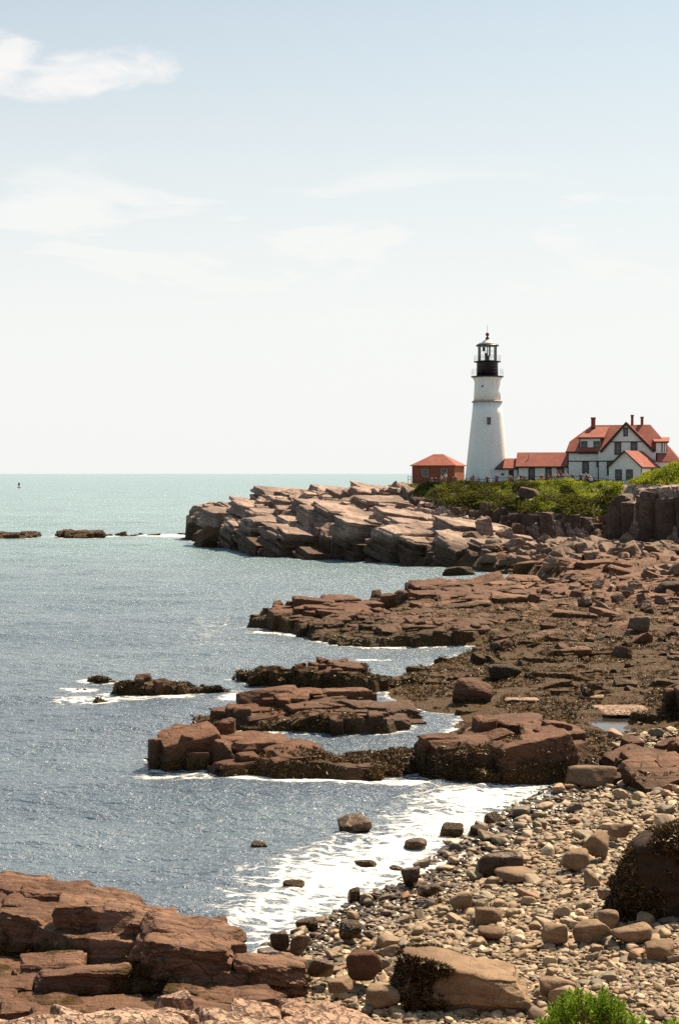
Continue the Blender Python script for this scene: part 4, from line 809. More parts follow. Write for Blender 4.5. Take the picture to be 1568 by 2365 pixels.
# front dormer
yd = .35; dm = MB().box(X_(1012), X_(1130), yd, 4.0, Z_(738), Z_(668)); dm.build('dormer_wall', M['siding'], Hs)
dr = MB(); slab(dr, [(X_(1000), yd - .35, Z_(664)), (X_(1149), yd - .35, Z_(664)), (X_(1166), 4.0, Z_(600)), (X_(1060), 4.0, Z_(600))], .14); dr.build('dormer_roof', M['roofred'], Hs)
df = MB().box(X_(1002), X_(1147), yd - .42, yd - .34, Z_(671), Z_(663)); df.box(X_(1010), X_(1015), yd - .05, yd, Z_(735), Z_(671)); df.box(X_(1126), X_(1131), yd - .05, yd, Z_(735), Z_(671)); df.box(X_(1131), X_(1131) + .05, yd - .05, 3.4, Z_(735), Z_(668)); df.build('dormer_trim', M['trim'], Hs)  # trim boards; the last box is a dark sheet over the whole right cheek
for u in (1037, 1106): window(Hs, X_(u), Z_(729), 34 * k, 44 * k, yd, True, 1, .12)
# side dormer on the right slope
sm_ = MB().box(X_(1430), X_(1492), -.75, 3.4, Z_(752), Z_(692)); sm_.build('dormer_wall', M['siding'], Hs)
sr = MB(); slab(sr, [(X_(1424), -1.05, Z_(690)), (X_(1503), -1.05, Z_(690)), (X_(1500), 3.8, Z_(662)), (X_(1400), 3.8, Z_(662))], .12); sr.build('dormer_roof', M['roofred'], Hs)
MB().box(X_(1426), X_(1502), -1.1, -1.02, Z_(697), Z_(689)).box(X_(1428), X_(1432), -.80, -.74, Z_(748), Z_(697)).box(X_(1462), X_(1467), -.80, -.74, Z_(748), Z_(697)).box(X_(1476), X_(1479), -.80, -.74, Z_(748), Z_(697)).box(X_(1489), X_(1493), -.80, -.74, Z_(748), Z_(697)).build('dormer_trim', M['trim'], Hs)
for u0, u1, v0, v1, y in ((1065, 1088, 548, 612, 3.3), (1284, 1298, 534, 600, 4.6), (1338, 1353, 545, 600, 4.6)):
    c = MB().box(X_(u0), X_(u1), y, y + .7, Z_(v1), Z_(v0)); c.box(X_(u0) - .06, X_(u1) + .06, y - .06, y + .76, Z_(v0) - .22, Z_(v0) + .02); co = c.build('chimney', M['brick'], Hs)
    if u0 == 1065: MB().box(X_(u0) - .04, X_(u1) + .04, y - .04, y + .74, Z_(v1) - .2, Z_(v1) + .22).build('flashing', M['trim'], co)
ch = MB().box(X_(945), X_(1196), -1.2, -1.12, -.8, Z_(903)); ch.build('base_board', M['trim'], Hs)
# --- gabled outbuilding
d = 217.0; k = KC / FPX * d; al = R(-34); Ob = empty('outbuilding', (ux(1355, d), d, 10.2), al); tag(Ob, 'small white gabled outbuilding with twin windows in front of the house', 'building')
Z_ = lambda v: vz(v, d) - 10.2
wd = 160 * k / math.cos(al) ; ln = 15.5; ze = Z_(826); za = Z_(742)
w1 = MB(); w1.prism([(-wd, 0, -1.0), (0, 0, -1.0), (0, 0, ze), (-wd / 2, 0, za), (-wd, 0, ze)], (0, ln, 0)); w1.build('wall', M['siding'], Ob)
sl = (za - ze) / (wd / 2); o_ = .3
rf = MB(); slab(rf, [(-wd / 2, -.35, za + .16), (o_, -.35, ze - sl * o_ + .16), (o_, ln + .3, ze - sl * o_ + .16), (-wd / 2, ln + .3, za + .16)], .14); slab(rf, [(-wd - o_, -.35, ze - sl * o_ + .16), (-wd / 2, -.35, za + .16), (-wd / 2, ln + .3, za + .16), (-wd - o_, ln + .3, ze - sl * o_ + .16)], .14); rf.build('roof', M['roofred'], Ob)
rk = MB(); rk.prism([(-wd - o_, -.4, ze - sl * o_ + .17), (-wd / 2, -.4, za + .19), (-wd / 2, -.4, za - .12), (-wd - o_ + .1, -.4, ze - sl * o_ - .12)], (0, .08, 0)); rk.prism([(-wd / 2 + .002, -.4, za + .19), (o_, -.4, ze - sl * o_ + .17), (o_ - .08, -.4, ze - sl * o_ - .05), (-wd / 2 + .002, -.4, za - .05)], (0, .08, 0)); rk.build('rake_board', M['trim'], Ob)
MB().box(-.05, .05, -.05, .05, -1, ze).box(.3, .36, -.3, ln + .2, ze - .35, ze - .12).build('corner_board', M['trim'], Ob)
for u in (1243, 1297): window(Ob, (u - 1355) * k / math.cos(al), Z_(905), 1.05, 62 * k, 0, True, 1, .13)
sw = window(Ob, 0, Z_(893), 1.0, 1.5, 0, True, 1, .13); sw.rotation_euler = (0, 0, R(90)); sw.location = (0, 4.4, 0)
vents = MB().box(-wd * .52, -wd * .48, -.06, -.0, za - 1.0, za - .7).build('vent', M['white'], Ob)

# --- railings along the cliff top
def fence(name, label, pts, h=1.1, rails=(1.0, .5)):
    F = empty(name, pts[0]); tag(F, label, 'fence', 'dark pipe railings along the cliff top'); rl = MB(); o = Vector(pts[0]); P = []
    for a, b in zip(pts[:-1], pts[1:]):
        a, b = Vector(a), Vector(b); n = max(1, round((b - a).length / 2.4))
        P += [a.lerp(b, i / n) for i in range(n)]
    P.append(Vector(pts[-1]))
    for p in P: MB().bar(p - o - Vector((0, 0, .5)), p - o + Vector((0, 0, h)), .045, 6).build('post', M['black'], F)
    for a, b in zip(P[:-1], P[1:]):
        for r_ in rails: rl.bar(a - o + Vector((0, 0, h * r_)), b - o + Vector((0, 0, h * r_)), .032, 5)
    rl.build('rail', M['black'], F)
def fp(u, v, d): return (ux(u, d), d, vz(v, d) - 1.1)
fence('railing', 'dark pipe railing running from the lighthouse to the outbuilding', [fp(380, 895, 224), fp(480, 899, 223.5), fp(540, 892, 223), fp(640, 888, 222), fp(760, 884, 220), fp(860, 884, 219), fp(980, 880, 218), fp(1090, 890, 216), fp(1196, 902, 213)])
fence('railing', 'dark pipe railing climbing past the outbuilding to the green mound', [fp(1200, 905, 211), fp(1300, 905, 208), fp(1360, 892, 205), fp(1430, 876, 201), fp(1450, 870, 200)])
fence('railing', 'short railing at the seaward end of the red brick building', [fp(56, 880, 238), fp(73, 882, 239)])

# --- navigation buoy far out
d = 1200.0; bp_ = atd(45, 1125, d); Bu = empty('navigation_buoy', (bp_.x, d, 0)); tag(Bu, 'dark red navigation buoy floating far out near the horizon', 'buoy')
Mred = plain('buoy red paint', (.22, .04, .03), .5); MB().lathe([(1.2, -.6), (1.5, 0), (1.5, .55), (1.1, .8)], 20).build('float', Mred, Bu, True)
tw = MB()
for i in range(4):
    a = math.pi / 4 + i * math.pi / 2; tw.bar((.9 * math.cos(a), .9 * math.sin(a), .7), (.35 * math.cos(a), .35 * math.sin(a), 4.2), .09)
tw.build('tower_frame', M['black'], Bu); MB().box(-.75, .75, -.3, .3, 2.4, 4.2).build('daymark', Mred, Bu); MB().box(-.62, .62, -.35, .35, 1.1, 2.3).build('bell_housing', M['white'], Bu); MB().bar((0, 0, 4.2), (0, 0, 5.0), .2).build('lantern', M['black'], Bu)

# ------------------------------------------------------------------ people along the railing
def skin_mesh(name, verts, edges, radii, sub=1, smooth=True):
    me = bpy.data.meshes.new(name); me.from_pydata(verts, edges, []); o = bpy.data.objects.new('tmp', me); COL.objects.link(o)
    md = o.modifiers.new('s', 'SKIN'); sk = me.skin_vertices[0].data
    for i, r in enumerate(radii): sk[i].radius = (r[0], r[1]) if isinstance(r, tuple) else (r, r); sk[i].use_root = i == 0
    if sub: o.modifiers.new('d', 'SUBSURF').levels = sub
    dg = bpy.context.evaluated_depsgraph_get(); m2 = bpy.data.meshes.new_from_object(o.evaluated_get(dg)); m2.name = name
    bpy.data.objects.remove(o); 
    for p in m2.polygons: p.use_smooth = smooth
    return m2
def person_meshes(pose):
    # pose: (left hand, right hand, left elbow, right elbow, foot spread, stride)
    lh, rh, le, re, sp, st = pose
    V = [(0, 0, .95), (0, 0, 1.15), (0, .01, 1.38), (0, .0, 1.48), (0, -.01, 1.57), (0, -.02, 1.66), (-.19, .01, 1.40), le, lh, (.19, .01, 1.40), re, rh,
         (-.09, 0, .88), (-.10 - sp / 2, -st / 2 - .02, .50), (-.10 - sp, -st, .08), (-.10 - sp, -st - .16, .04), (.09, 0, .88), (.10 + sp / 2, st / 2 - .02, .50), (.10 + sp, st, .08), (.10 + sp, st - .16, .04)]
    E = [(0, 1), (1, 2), (2, 3), (3, 4), (4, 5), (2, 6), (6, 7), (7, 8), (2, 9), (9, 10), (10, 11), (0, 12), (12, 13), (13, 14), (14, 15), (0, 16), (16, 17), (17, 18), (18, 19)]
    Rr = [(.15, .11), (.13, .10), (.15, .11), .055, .085, .095, .06, .045, .035, .06, .045, .035, .09, .06, .045, .04, .09, .06, .045, .04]
    body = skin_mesh('body', V, E, Rr)
    sv = [0, 1, 2, 6, 7, 9, 10]; mp = {v: i for i, v in enumerate(sv)}; e = [(mp[a], mp[b]) for a, b in E if a in mp and b in mp]
    shirt = skin_mesh('shirt', [V[i] for i in sv], e, [(.175, .13), (.155, .12), (.17, .13), .078, .062, .078, .062])
    tv = [0, 12, 13, 14, 16, 17, 18]; mp = {v: i for i, v in enumerate(tv)}; e = [(mp[a], mp[b]) for a, b in E if a in mp and b in mp]
    trousers = skin_mesh('trousers', [V[i] for i in tv], e, [(.165, .125), .105, .078, .062, .105, .078, .062])
    hair = skin_mesh('hair', [(0, .02, 1.68), (0, .04, 1.60)], [(0, 1)], [.105, .08])
    return body, shirt, trousers, hair
POSES = [person_meshes(p) for p in (((-.27, -.10, .93), (.27, -.10, .93), (-.25, .03, 1.15), (.25, .03, 1.15), .03, .05), ((-.08, -.30, 1.32), (.10, -.30, 1.32), (-.25, -.12, 1.16), (.25, -.12, 1.16), .03, .0),
         ((-.28, -.16, .98), (.20, -.28, 1.10), (-.25, .04, 1.16), (.27, -.02, 1.15), .02, .16), ((-.20, -.34, 1.02), (.24, -.34, 1.02), (-.26, -.08, 1.14), (.26, -.08, 1.14), .05, .03))]
SKIN = plain('skin', (.52, .27, .18), .55)
CM = {c: plain(c + ' cloth', v, .85) for c, v in dict(blue=(.05, .09, .30), black=(.02, .02, .03), white=(.72, .70, .68), pink=(.62, .33, .28), red=(.62, .02, .03), green=(.04, .28, .14), orange=(.50, .16, .06), grey=(.22, .21, .22), navy=(.03, .04, .12), tan=(.42, .30, .18), teal=(.06, .22, .26), maroon=(.20, .03, .04)).items()}
HM = [plain('dark hair', (.025, .015, .01), .6), plain('fair hair', (.40, .25, .11), .6), plain('white cap', (.72, .68, .64), .7), plain('brown hair', (.10, .05, .025), .6)]
PPL = [  # u, head-top v, distance, shirt, trousers, hair, pose, facing, size, label
 (188, 884, 236, 'blue', 'navy', 0, 0, 150, 1, 'person in blue at the left corner of the brick building'),
 (208, 883, 236, 'black', 'black', 3, 0, 30, 1, 'person in black beside the one in blue by the brick wall'),
 (241, 878, 235, 'pink', 'grey', 2, 1, 200, 1, 'person in a pink top and white cap before the brick building'),
 (264, 864, 235, 'white', 'tan', 1, 3, 160, 1, 'tallest person in white standing below the brick building window'),
 (307, 880, 236, 'black', 'navy', 1, 0, 90, 1, 'fair haired person in black by the lit corner of the brick building'),
 (321, 877, 236.5, 'navy', 'black', 2, 2, 200, 1, 'person in navy and a white cap by the lit brick corner'),
 (327, 893, 233, 'green', 'grey', 1, 0, 20, .93, 'shorter person in green at the right end of the brick building'),
 (409, 879, 229, 'orange', 'black', 0, 0, 190, 1, 'person in orange brown at the foot of the lighthouse'),
 (418, 870, 229.6, 'orange', 'tan', 0, 2, 160, 1, 'taller person standing behind the one in orange brown'),
 (450, 884, 229, 'grey', 'navy', 3, 1, 240, .95, 'person in grey alone before the lighthouse base'),
 (497, 876, 228, 'navy', 'black', 0, 0, 170, 1, 'person in navy at the right side of the lighthouse base'),
 (513, 884, 228, 'white', 'tan', 1, 0, 230, .95, 'person in white next to the one in navy by the tower'),
 (551, 868, 227, 'blue', 'navy', 0, 0, 180, 1.05, 'person all in blue standing in front of the low passage'),
 (621, 873, 227, 'tan', 'navy', 3, 0, 200, 1, 'person in tan in the dark doorway of the passage'),
 (632, 876, 227, 'orange', 'navy', 0, 2, 160, 1, 'person in rust beside the doorway of the passage'),
 (668, 878, 225, 'white', 'blue', 1, 1, 220, 1, 'person in white at the left corner of the long wing'),
 (684, 867, 226, 'maroon', 'grey', 3, 0, 140, 1, 'person in maroon behind the railing at the long wing'),
 (706, 872, 226, 'grey', 'navy', 0, 0, 180, 1, 'person in grey walking left of the first long wing window'),
 (800, 867, 224, 'red', 'red', 0, 0, 180, 1, 'person in bright red between the long wing windows'),
 (838, 874, 224, 'red', 'grey', 3, 3, 190, .95, 'person in a red top under the second long wing window'),
 (874, 862, 224, 'white', 'grey', 1, 0, 150, 1, 'person in white at the left of the crowd on the wing steps'),
 (884, 846, 226, 'pink', 'maroon', 0, 0, 200, 1, 'person in pink high on the wing steps'),
 (894, 868, 223, 'blue', 'navy', 2, 0, 170, 1, 'person in blue low in the crowd on the wing steps'),
 (905, 848, 226, 'maroon', 'black', 0, 1, 180, 1, 'person in maroon high on the wing steps'),
 (916, 864, 224, 'teal', 'grey', 3, 0, 210, 1, 'person in teal at the right of the crowd on the wing steps'),
 (938, 862, 224, 'white', 'pink', 1, 0, 160, 1, 'person in white where the long wing meets the house'),
 (973, 864, 223, 'blue', 'grey', 0, 0, 200, 1, 'person in blue at the left corner of the house'),
 (1018, 863, 221, 'maroon', 'black', 1, 0, 180, 1, 'person in maroon and black left of the ground floor house window'),
 (1045, 860, 221, 'white', 'tan', 3, 3, 150, 1, 'person in white right under the ground floor house window'),
 (1053, 866, 220, 'maroon', 'navy', 0, 0, 220, 1, 'person in maroon in the group below the ground floor house window'),
 (1067, 872, 220, 'pink', 'navy', 1, 0, 190, 1, 'person in a pink shirt at the right of the group by the house'),
 (1073, 884, 219, 'white', 'black', 2, 2, 170, .95, 'person in white shirt and cap at the far right of the group'),
]
for u, v, d, sh, tr, hr, ps, fc, sz, lab in PPL:
    z = vz(v, d) - 1.78 * sz; P_ = empty('person', (ux(u, d), d, z), R(fc - 180)); P_.scale = (sz * 1.05,) * 3; tag(P_, lab, 'person', 'visitors along the cliff railing')
    for nm, me, mt in zip(('body', 'shirt', 'trousers', 'hair'), POSES[ps], (SKIN, CM[sh], CM[tr], HM[hr])):
        m2 = me.copy(); m2.materials.clear(); m2.materials.append(mt); o = bpy.data.objects.new(nm, m2); COL.objects.link(o); o.parent = P_
# ------------------------------------------------------------------ loose rock
def ico(sub):
    bm = bmesh.new(); bmesh.ops.create_icosphere(bm, subdivisions=sub, radius=1.0)
    V = np.array([v.co[:] for v in bm.verts]); F = np.array([[v.index for v in f.verts] for f in bm.faces]); bm.free(); return V, F
ICO = {n: ico(n) for n in (1, 2, 3, 4, 5)}
def rock_verts(sub, seed, k=9, p=9, box=0.8, rough=0.0, var=.25):
    rs = np.random.RandomState(seed); D, F = ICO[sub]
    N = rs.normal(size=(k, 3)); N /= np.linalg.norm(N, axis=1)[:, None]; c = 1 + rs.uniform(-var, var, k)
    B = np.array([[1, 0, 0], [-1, 0, 0], [0, 1, 0], [0, -1, 0], [0, 0, 1], [0, 0, -1]]) + rs.normal(0, .16, (6, 3)); B /= np.linalg.norm(B, axis=1)[:, None]
    cb = np.full(6, 1.0 / max(box, .05)) * (1 + rs.uniform(-.12, .12, 6)) * .82
    N = np.vstack([N, B]); c = np.concatenate([c * 1.02, cb])
    val = np.maximum(D @ N.T / c, 0); r = 1 / (val ** p).sum(1) ** (1 / p)
    V = D * r[:, None]
    if rough:
        a = fbm(V[:, 0] * 2.2 + V[:, 2] * 1.3 + seed, V[:, 1] * 2.2 - V[:, 2] * 1.7, seed, 5); b = fbm(V[:, 0] * 7 - V[:, 2] * 5, V[:, 1] * 7 + V[:, 2] * 6, seed + 3, 3)
        V = V * (1 + rough * (a * 1.3 + b * .35))[:, None]
    m = np.abs(V).max(0); return V / m, F
def shore_f(F_, x, y):
    j = (x / (y + 4) + .42) / .00115; i = (np.log(y) - math.log(22)) / .0021
    i = np.clip(i.round().astype(int) if hasattr(i, 'round') else int(i), 0, F_.shape[0] - 1); j = np.clip(j.round().astype(int), 0, F_.shape[1] - 1); return F_[i, j]
def ground(x, y):
    a = float(shore_f(hh, np.array([x]), np.array([y]))[0]); b = head_z(x, y) if y > 176 else -9
    return max(a, b)
def boulder(X0, X1, Yt, Yb, z, label, mat='boulder', seed=1, sub=4, depth=.75, p=9, box=.85, rough=.10, name='boulder', rz=0.0, tilt=0.0, hk=.86, cat='boulder', k=9):
    xc = (X0 + X1) / 2; px, py = at(xc, Yb, z); w = (X1 - X0) / FPX * py; h = (Yb - Yt) / FPX * py * hk; dp = w * depth
    V, F = rock_verts(sub, seed, k=k, p=max(p, 11), box=box, rough=rough + .05, var=.32)
    V = V * np.array([w / 2 * 1.03, dp / 2, h * .62])
    if tilt: c, s_ = math.cos(tilt), math.sin(tilt); V = np.stack([V[:, 0] * c - V[:, 2] * s_, V[:, 1], V[:, 0] * s_ + V[:, 2] * c], 1)
    if rz: c, s_ = math.cos(rz), math.sin(rz); V = np.stack([V[:, 0] * c - V[:, 1] * s_, V[:, 0] * s_ + V[:, 1] * c, V[:, 2]], 1)
    o = mesh_np(name, V, F, M[mat], p < 14); o.location = (px, py + dp * .42, z + h * .40); return tag(o, label, cat)
# big single rocks
B_ = boulder
def slab_boulder(X0, X1, Yt, Yb, z, label, mat, seed, depth=.6, p=8, rough=.05, n=40, taper=0.0, rz=0.0, lean=0.0, cuts=4):
    xc = (X0 + X1) / 2; px, py = at(xc, Yb, z); w = (X1 - X0) / FPX * py; h = (Yb - Yt) / FPX * py * .95; rs_ = np.random.RandomState(seed)
    V, F = slab_v(n, (w, w * depth, h * 1.25), rs_, .14, cuts, rough, (.8, 1.05), .25, p)
    k_ = (V[:, 0] / w + .5); V[:, 2] = (V[:, 2] + h * .62) * (1 - taper * np.clip(k_, 0, 1)) - h * .62; V[:, 0] += lean * V[:, 2]
    c, s_ = math.cos(rz), math.sin(rz); V = np.stack([V[:, 0] * c - V[:, 1] * s_, V[:, 0] * s_ + V[:, 1] * c, V[:, 2]], 1)
    o = mesh_np('boulder', V, F, M[mat], True); o.location = (px, py + w * depth * .42, z + h * .40); return tag(o, label, 'boulder')
BIG1 = slab_boulder(1436,1665,1938,2155,.75,'huge dark weed crusted boulder cut by the right frame edge','dark_boulder',7,.6,5,.09,48,-.12,0,.22)
BIG2 = slab_boulder(928,1262,2200,2322,1.15,'long brown boulder with a weedy dark left end, biggest on the lower beach','boulder',15,.42,6,.055,48,.5,-.08,0)
B_(1245,1335,2262,2300,1.2,'low pale flat stone at the right end of the long flat boulder','boulder',17,4,.8,6,.9,.08)
B_(843,925,2272,2335,1.05,'round brown boulder left of the long flat boulder','boulder',19,4,.85,5,.9,.05)
B_(798,882,2192,2262,.75,'brown boulder above the round one on the lower beach','ledge_bare',23,4,.8,6,.85,.14)
B_(1102,1216,1962,2020,.35,'smooth wet boulder shining near the waterline, widest of the mid beach','wet_boulder',29,4,.6,6,.85,.06)
B_(1296,1362,1955,2008,.8,'angular tan boulder standing alone on the mid beach','boulder',37,4,.8,11,.8,.06)
B_(1345,1412,1918,1975,.95,'pointed grey boulder upslope on the mid beach','boulder',41,4,.8,11,.75,.06)
B_(1398,1462,1898,1935,1.0,'wide low boulder near the top of the mid beach','boulder',43,4,.7,8,.8,.08)
B_(1335,1388,2005,2045,.85,'yellow brown rounded boulder beside the huge dark one','boulder',47,4,.8,7,.9,.04)
B_(1382,1438,2098,2148,1.05,'tan upright boulder touching the foot of the huge dark boulder','boulder',53,4,.8,7,.85,.05)
B_(1252,1316,2130,2182,1.0,'smooth brown boulder half buried in the middle of the lower beach','boulder',59,4,.8,6,.9,.05)
B_(1325,1420,2125,2180,1.05,'creased low bedrock hump left of the tan upright boulder','boulder',61,4,.6,7,.85,.12)
B_(1412,1508,2135,2185,1.15,'creased low bedrock hump below the huge dark boulder','boulder',67,4,.6,7,.85,.12)
B_(1492,1562,2172,2222,1.25,'flat topped tan slab near the right edge of the lower beach','boulder',71,4,.7,8,.85,.06)
B_(1098,1162,2095,2140,.65,'flat topped grey slab in the middle of the lower beach','boulder',73,4,.7,10,.85,.05)
B_(1105,1172,2140,2172,.8,'orange tan rounded boulder under the grey slab','boulder',79,4,.75,6,.9,.04)
B_(1145,1240,2010,2035,.5,'flat stone slab just inland of the shining wet boulder','boulder',83,4,.7,9,.9,.05)
B_(1040,1090,2060,2100,.5,'orange brown lump among the mid beach cobbles','boulder',89,4,.8,7,.85,.06)
B_(965,1020,2040,2075,.35,'angular brown lump near the waterline cobbles','wet_boulder',97,4,.8,9,.8,.08)
B_(780,868,1882,1930,-.1,'rounded weedy boulder surrounded by foam, largest in the surf','wet_boulder',101,4,.7,6,.8,.13)
B_(1016,1073,1896,1934,-.05,'squarish wet boulder in the foam nearer the beach','wet_boulder',103,4,.8,9,.85,.08)
B_(928,987,1938,1962,-.05,'flat dark wedge of rock in the foam','wet_boulder',107,4,.7,9,.8,.06,tilt=.1)
B_(818,872,1982,2014,-.05,'pointed weedy rock in the middle of the foam','wet_boulder',109,4,.7,9,.75,.12)
B_(896,932,1998,2018,-.05,'small ring washed rock in the foam','wet_boulder',113,3,.8,6,.8,.1)
B_(648,712,2028,2065,-.05,'dark flat topped boulder farthest left in the foam','wet_boulder',127,4,.7,8,.8,.08)
B_(570,620,1944,1964,-.1,'weedy rock barely breaking the water left of the foam','wet_boulder',131,4,.6,6,.8,.2)
B_(835,870,2060,2082,.0,'small weedy rock where foam meets the cobbles','wet_boulder',137,3,.8,7,.8,.1)
B_(926,972,2000,2050,.1,'upright pointed rock at the edge of the foam','wet_boulder',139,4,.8,10,.7,.08)
B_(1084,1132,1906,1934,.05,'low dark rock beside the squarish wet boulder','wet_boulder',149,4,.8,8,.8,.1)
B_(1118,1162,1874,1906,.02,'rock with a bright green algae cap at the foam edge','wet_boulder',151,4,.8,7,.75,.08)
B_(800,832,2046,2082,.05,'squat grey rock at the tip of the cobble beach','wet_boulder',157,3,.8,8,.8,.06)
B_(620,668,2148,2192,.35,'brown boulder jammed against the tip of the fore ledge','wet_boulder',163,4,.8,10,.8,.06)
B_(665,718,2150,2200,.35,'shiny wet tilted slab beside the tip of the fore ledge','wet_boulder',167,4,.7,11,.8,.05,tilt=.25)
B_(668,712,2200,2262,.6,'pale upright disc of stone at the tip of the fore ledge','boulder',173,4,.5,6,.9,.04)
B_(640,690,2195,2250,.6,'grey slab leaning on the tip of the fore ledge','boulder',175,4,.6,9,.85,.05,tilt=-.2)
B_(705,775,2210,2258,.55,'wide reddish boulder among wet cobbles near the fore ledge','wet_boulder',179,4,.8,6,.9,.04)
B_(775,835,2128,2170,.35,'dark pyramid boulder between foam and cobbles','wet_boulder',181,4,.8,10,.75,.06)
B_(680,735,2118,2150,.1,'angular dark boulder at the left end of the waterline','wet_boulder',191,4,.8,10,.8,.06)
B_(755,815,2255,2295,.9,'pale brown flat boulder behind the pitted rock','boulder',193,4,.8,7,.85,.05)
B_(1045,1138,1562,1625,.3,'big square weed sided block on the seaweed flat','ledge_bare',197,5,.6,14,.85,.10,tilt=-.12)
B_(1128,1205,1532,1572,.35,'dark tilted block behind the big square one on the seaweed flat','dark_boulder',199,4,.7,12,.8,.10)
B_(1262,1302,1336,1372,.9,'dark upright block at the head of the channel','dark_boulder',211,4,.8,14,.85,.08)
B_(1510,1640,1334,1380,1.4,'black square block against the right frame edge below the scree','dark_boulder',223,4,.5,14,.95,.06)
B_(1536,1620,1284,1340,2.0,'jagged grey rock standing on the black square block','scree',227,4,.6,12,.7,.14)
B_(1190,1265,1772,1806,.1,'weedy round rock at the foot of the huge dark block ledge','dark_boulder',229,4,.8,7,.8,.14)
B_(1310,1428,1768,1815,.25,'smooth tan whaleback rock right of the huge dark block ledge','boulder',233,4,.6,6,.85,.06)
B_(1020,1098,1303,1330,-.1,'long dark slab lying in the channel off the headland','dark_boulder',239,4,.5,12,.9,.08)
B_(1455,1512,1458,1492,.8,'brown leaning slab near the right side of the flat','ledge_bare',241,4,.8,13,.8,.08,tilt=.2)
B_(1448,1505,1415,1458,1.0,'pale topped block at the right side of the flat','scree',251,4,.8,13,.85,.08,tilt=-.15)
B_(446,552,1210,1268,-.3,'low tilted slab lying in the sea at the headland tip','ledge',301,4,.6,26,.95,.10,tilt=-.20,k=5)
B_(1378,1512,1622,1652,.35,'pale flat rock sheet on the seaweed flat beside the tide pool','pitted',307,4,.8,9,.9,.08,hk=.45)
B_(1160,1246,1611,1624,.35,'pale thin slab sunk in the seaweed flat','pitted',311,4,.8,9,.9,.08,hk=.6)
B_(1335,1402,1604,1615,.40,'small pale slab sunk in the seaweed flat above the larger sheet','pitted',313,4,.8,9,.9,.08,hk=.6)
# columns of rock standing out of the cliff foot
B_(1096,1150,1168,1268,2.0,'tall pale squared pillar of rock at the foot of the cliff','headland',257,5,.9,30,1.0,.10,cat='rock pillar',name='rock_pillar',k=3)
B_(1148,1192,1212,1264,2.2,'pale leaning wedge next to the tall pillar below the cliff','headland',263,4,.9,24,.8,.10,cat='rock pillar',name='rock_pillar',tilt=.45)
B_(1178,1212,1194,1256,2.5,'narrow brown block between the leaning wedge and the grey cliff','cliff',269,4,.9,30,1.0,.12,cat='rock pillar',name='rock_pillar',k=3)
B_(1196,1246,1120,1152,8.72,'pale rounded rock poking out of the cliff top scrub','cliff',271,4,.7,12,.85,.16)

rnd = random.Random(11)
# fallen slabs under the cliff: every one a thing
def poly_pick(P, n):
    xs = [p[0] for p in P]; ys = [p[1] for p in P]; out = []
    while len(out) < n:
        x, y = rnd.uniform(min(xs), max(xs)), rnd.uniform(min(ys), max(ys))
        if poly_sd(np.array([x]), np.array([y]), P)[0] > 0: out.append((x, y))
    return out
def protos(n, sub, mat, **kw):
    r = []
    for i in range(n):
        V, F = slab_v(9, (2, 2, 2), np.random.RandomState(kw.get('seed', 500) + i * 3), .26, 4, kw.get('rough', .05), (.7, 1.0), .5, 26); V = V / np.abs(V).max(0)
        r.append(mesh_np('proto', V, F, M[mat], kw.get('smooth', False), link=False).data)
    return r
def scatter(name, n, P, pr, s0, s1, label, cat, group, flat=(.3, .6), tilt=.35, sink=.3, pw=2.0):
    out = []
    for x, y in poly_pick(P, n):
        s = s0 + (s1 - s0) * rnd.random() ** pw; me = rnd.choice(pr); me.name = name
        o = bpy.data.objects.new(name, me); COL.objects.link(o); f = rnd.uniform(*flat)
        o.scale = (s / 2, s / 2 * rnd.uniform(.55, .95), s / 2 * f * 1.4); o.rotation_euler = (rnd.gauss(0, tilt), rnd.gauss(0, tilt), rnd.uniform(0, 6.28))
        o.location = (x, y, ground(x, y) + s / 2 * f * (1 - sink)); tag(o, label, cat, group); out.append(o)
    return out
pr = protos(12, 3, 'scree', p=30, box=1.0, rough=.05, k=5); 
SC = [px_(1075, 196), px_(1150, 197), px_(1240, 195), px_(1420, 195), px_(1600, 187), px_(1600, 160), px_(1290, 163), px_(1240, 172), px_(1120, 181), px_(1070, 189)]
scatter('fallen_slab', 290, SC, pr, .7, 2.9, 'angular brown slab in the tumbled scree below the cliff', 'slab', 'angular slabs fallen below the cliff')
pr = protos(10, 3, 'ledge', seed=640, rough=.12, p=10)
FL = [px_(1120, 142), px_(1600, 142), px_(1600, 78), px_(1420, 72), px_(1180, 80), px_(1060, 84), px_(1080, 100), px_(1160, 108)]
scatter('weedy_block', 190, FL, pr, .4, 1.7, 'dark weedy block scattered on the seaweed flat', 'rock', 'weedy blocks on the seaweed flat', flat=(.3, .55), pw=2.6, sink=.6)
pr = protos(6, 3, 'scree', seed=680, rough=.08)
scatter('pale_block', 70, [px_(1290, 150), px_(1600, 150), px_(1600, 112), px_(1360, 112)], pr, .5, 1.9, 'paler angular block on the upper seaweed flat', 'rock', 'pale blocks on the upper flat', flat=(.3, .6))
pr = protos(6, 3, 'headland', seed=720, rough=.08)
scatter('headland_block', 40, [px_(930, 208), px_(1090, 206), px_(1090, 214), px_(960, 217), px_(900, 240), px_(860, 236)], pr, .6, 2.2, 'pale loose block on the bare rock of the headland', 'rock', 'loose blocks on the headland', flat=(.3, .6))

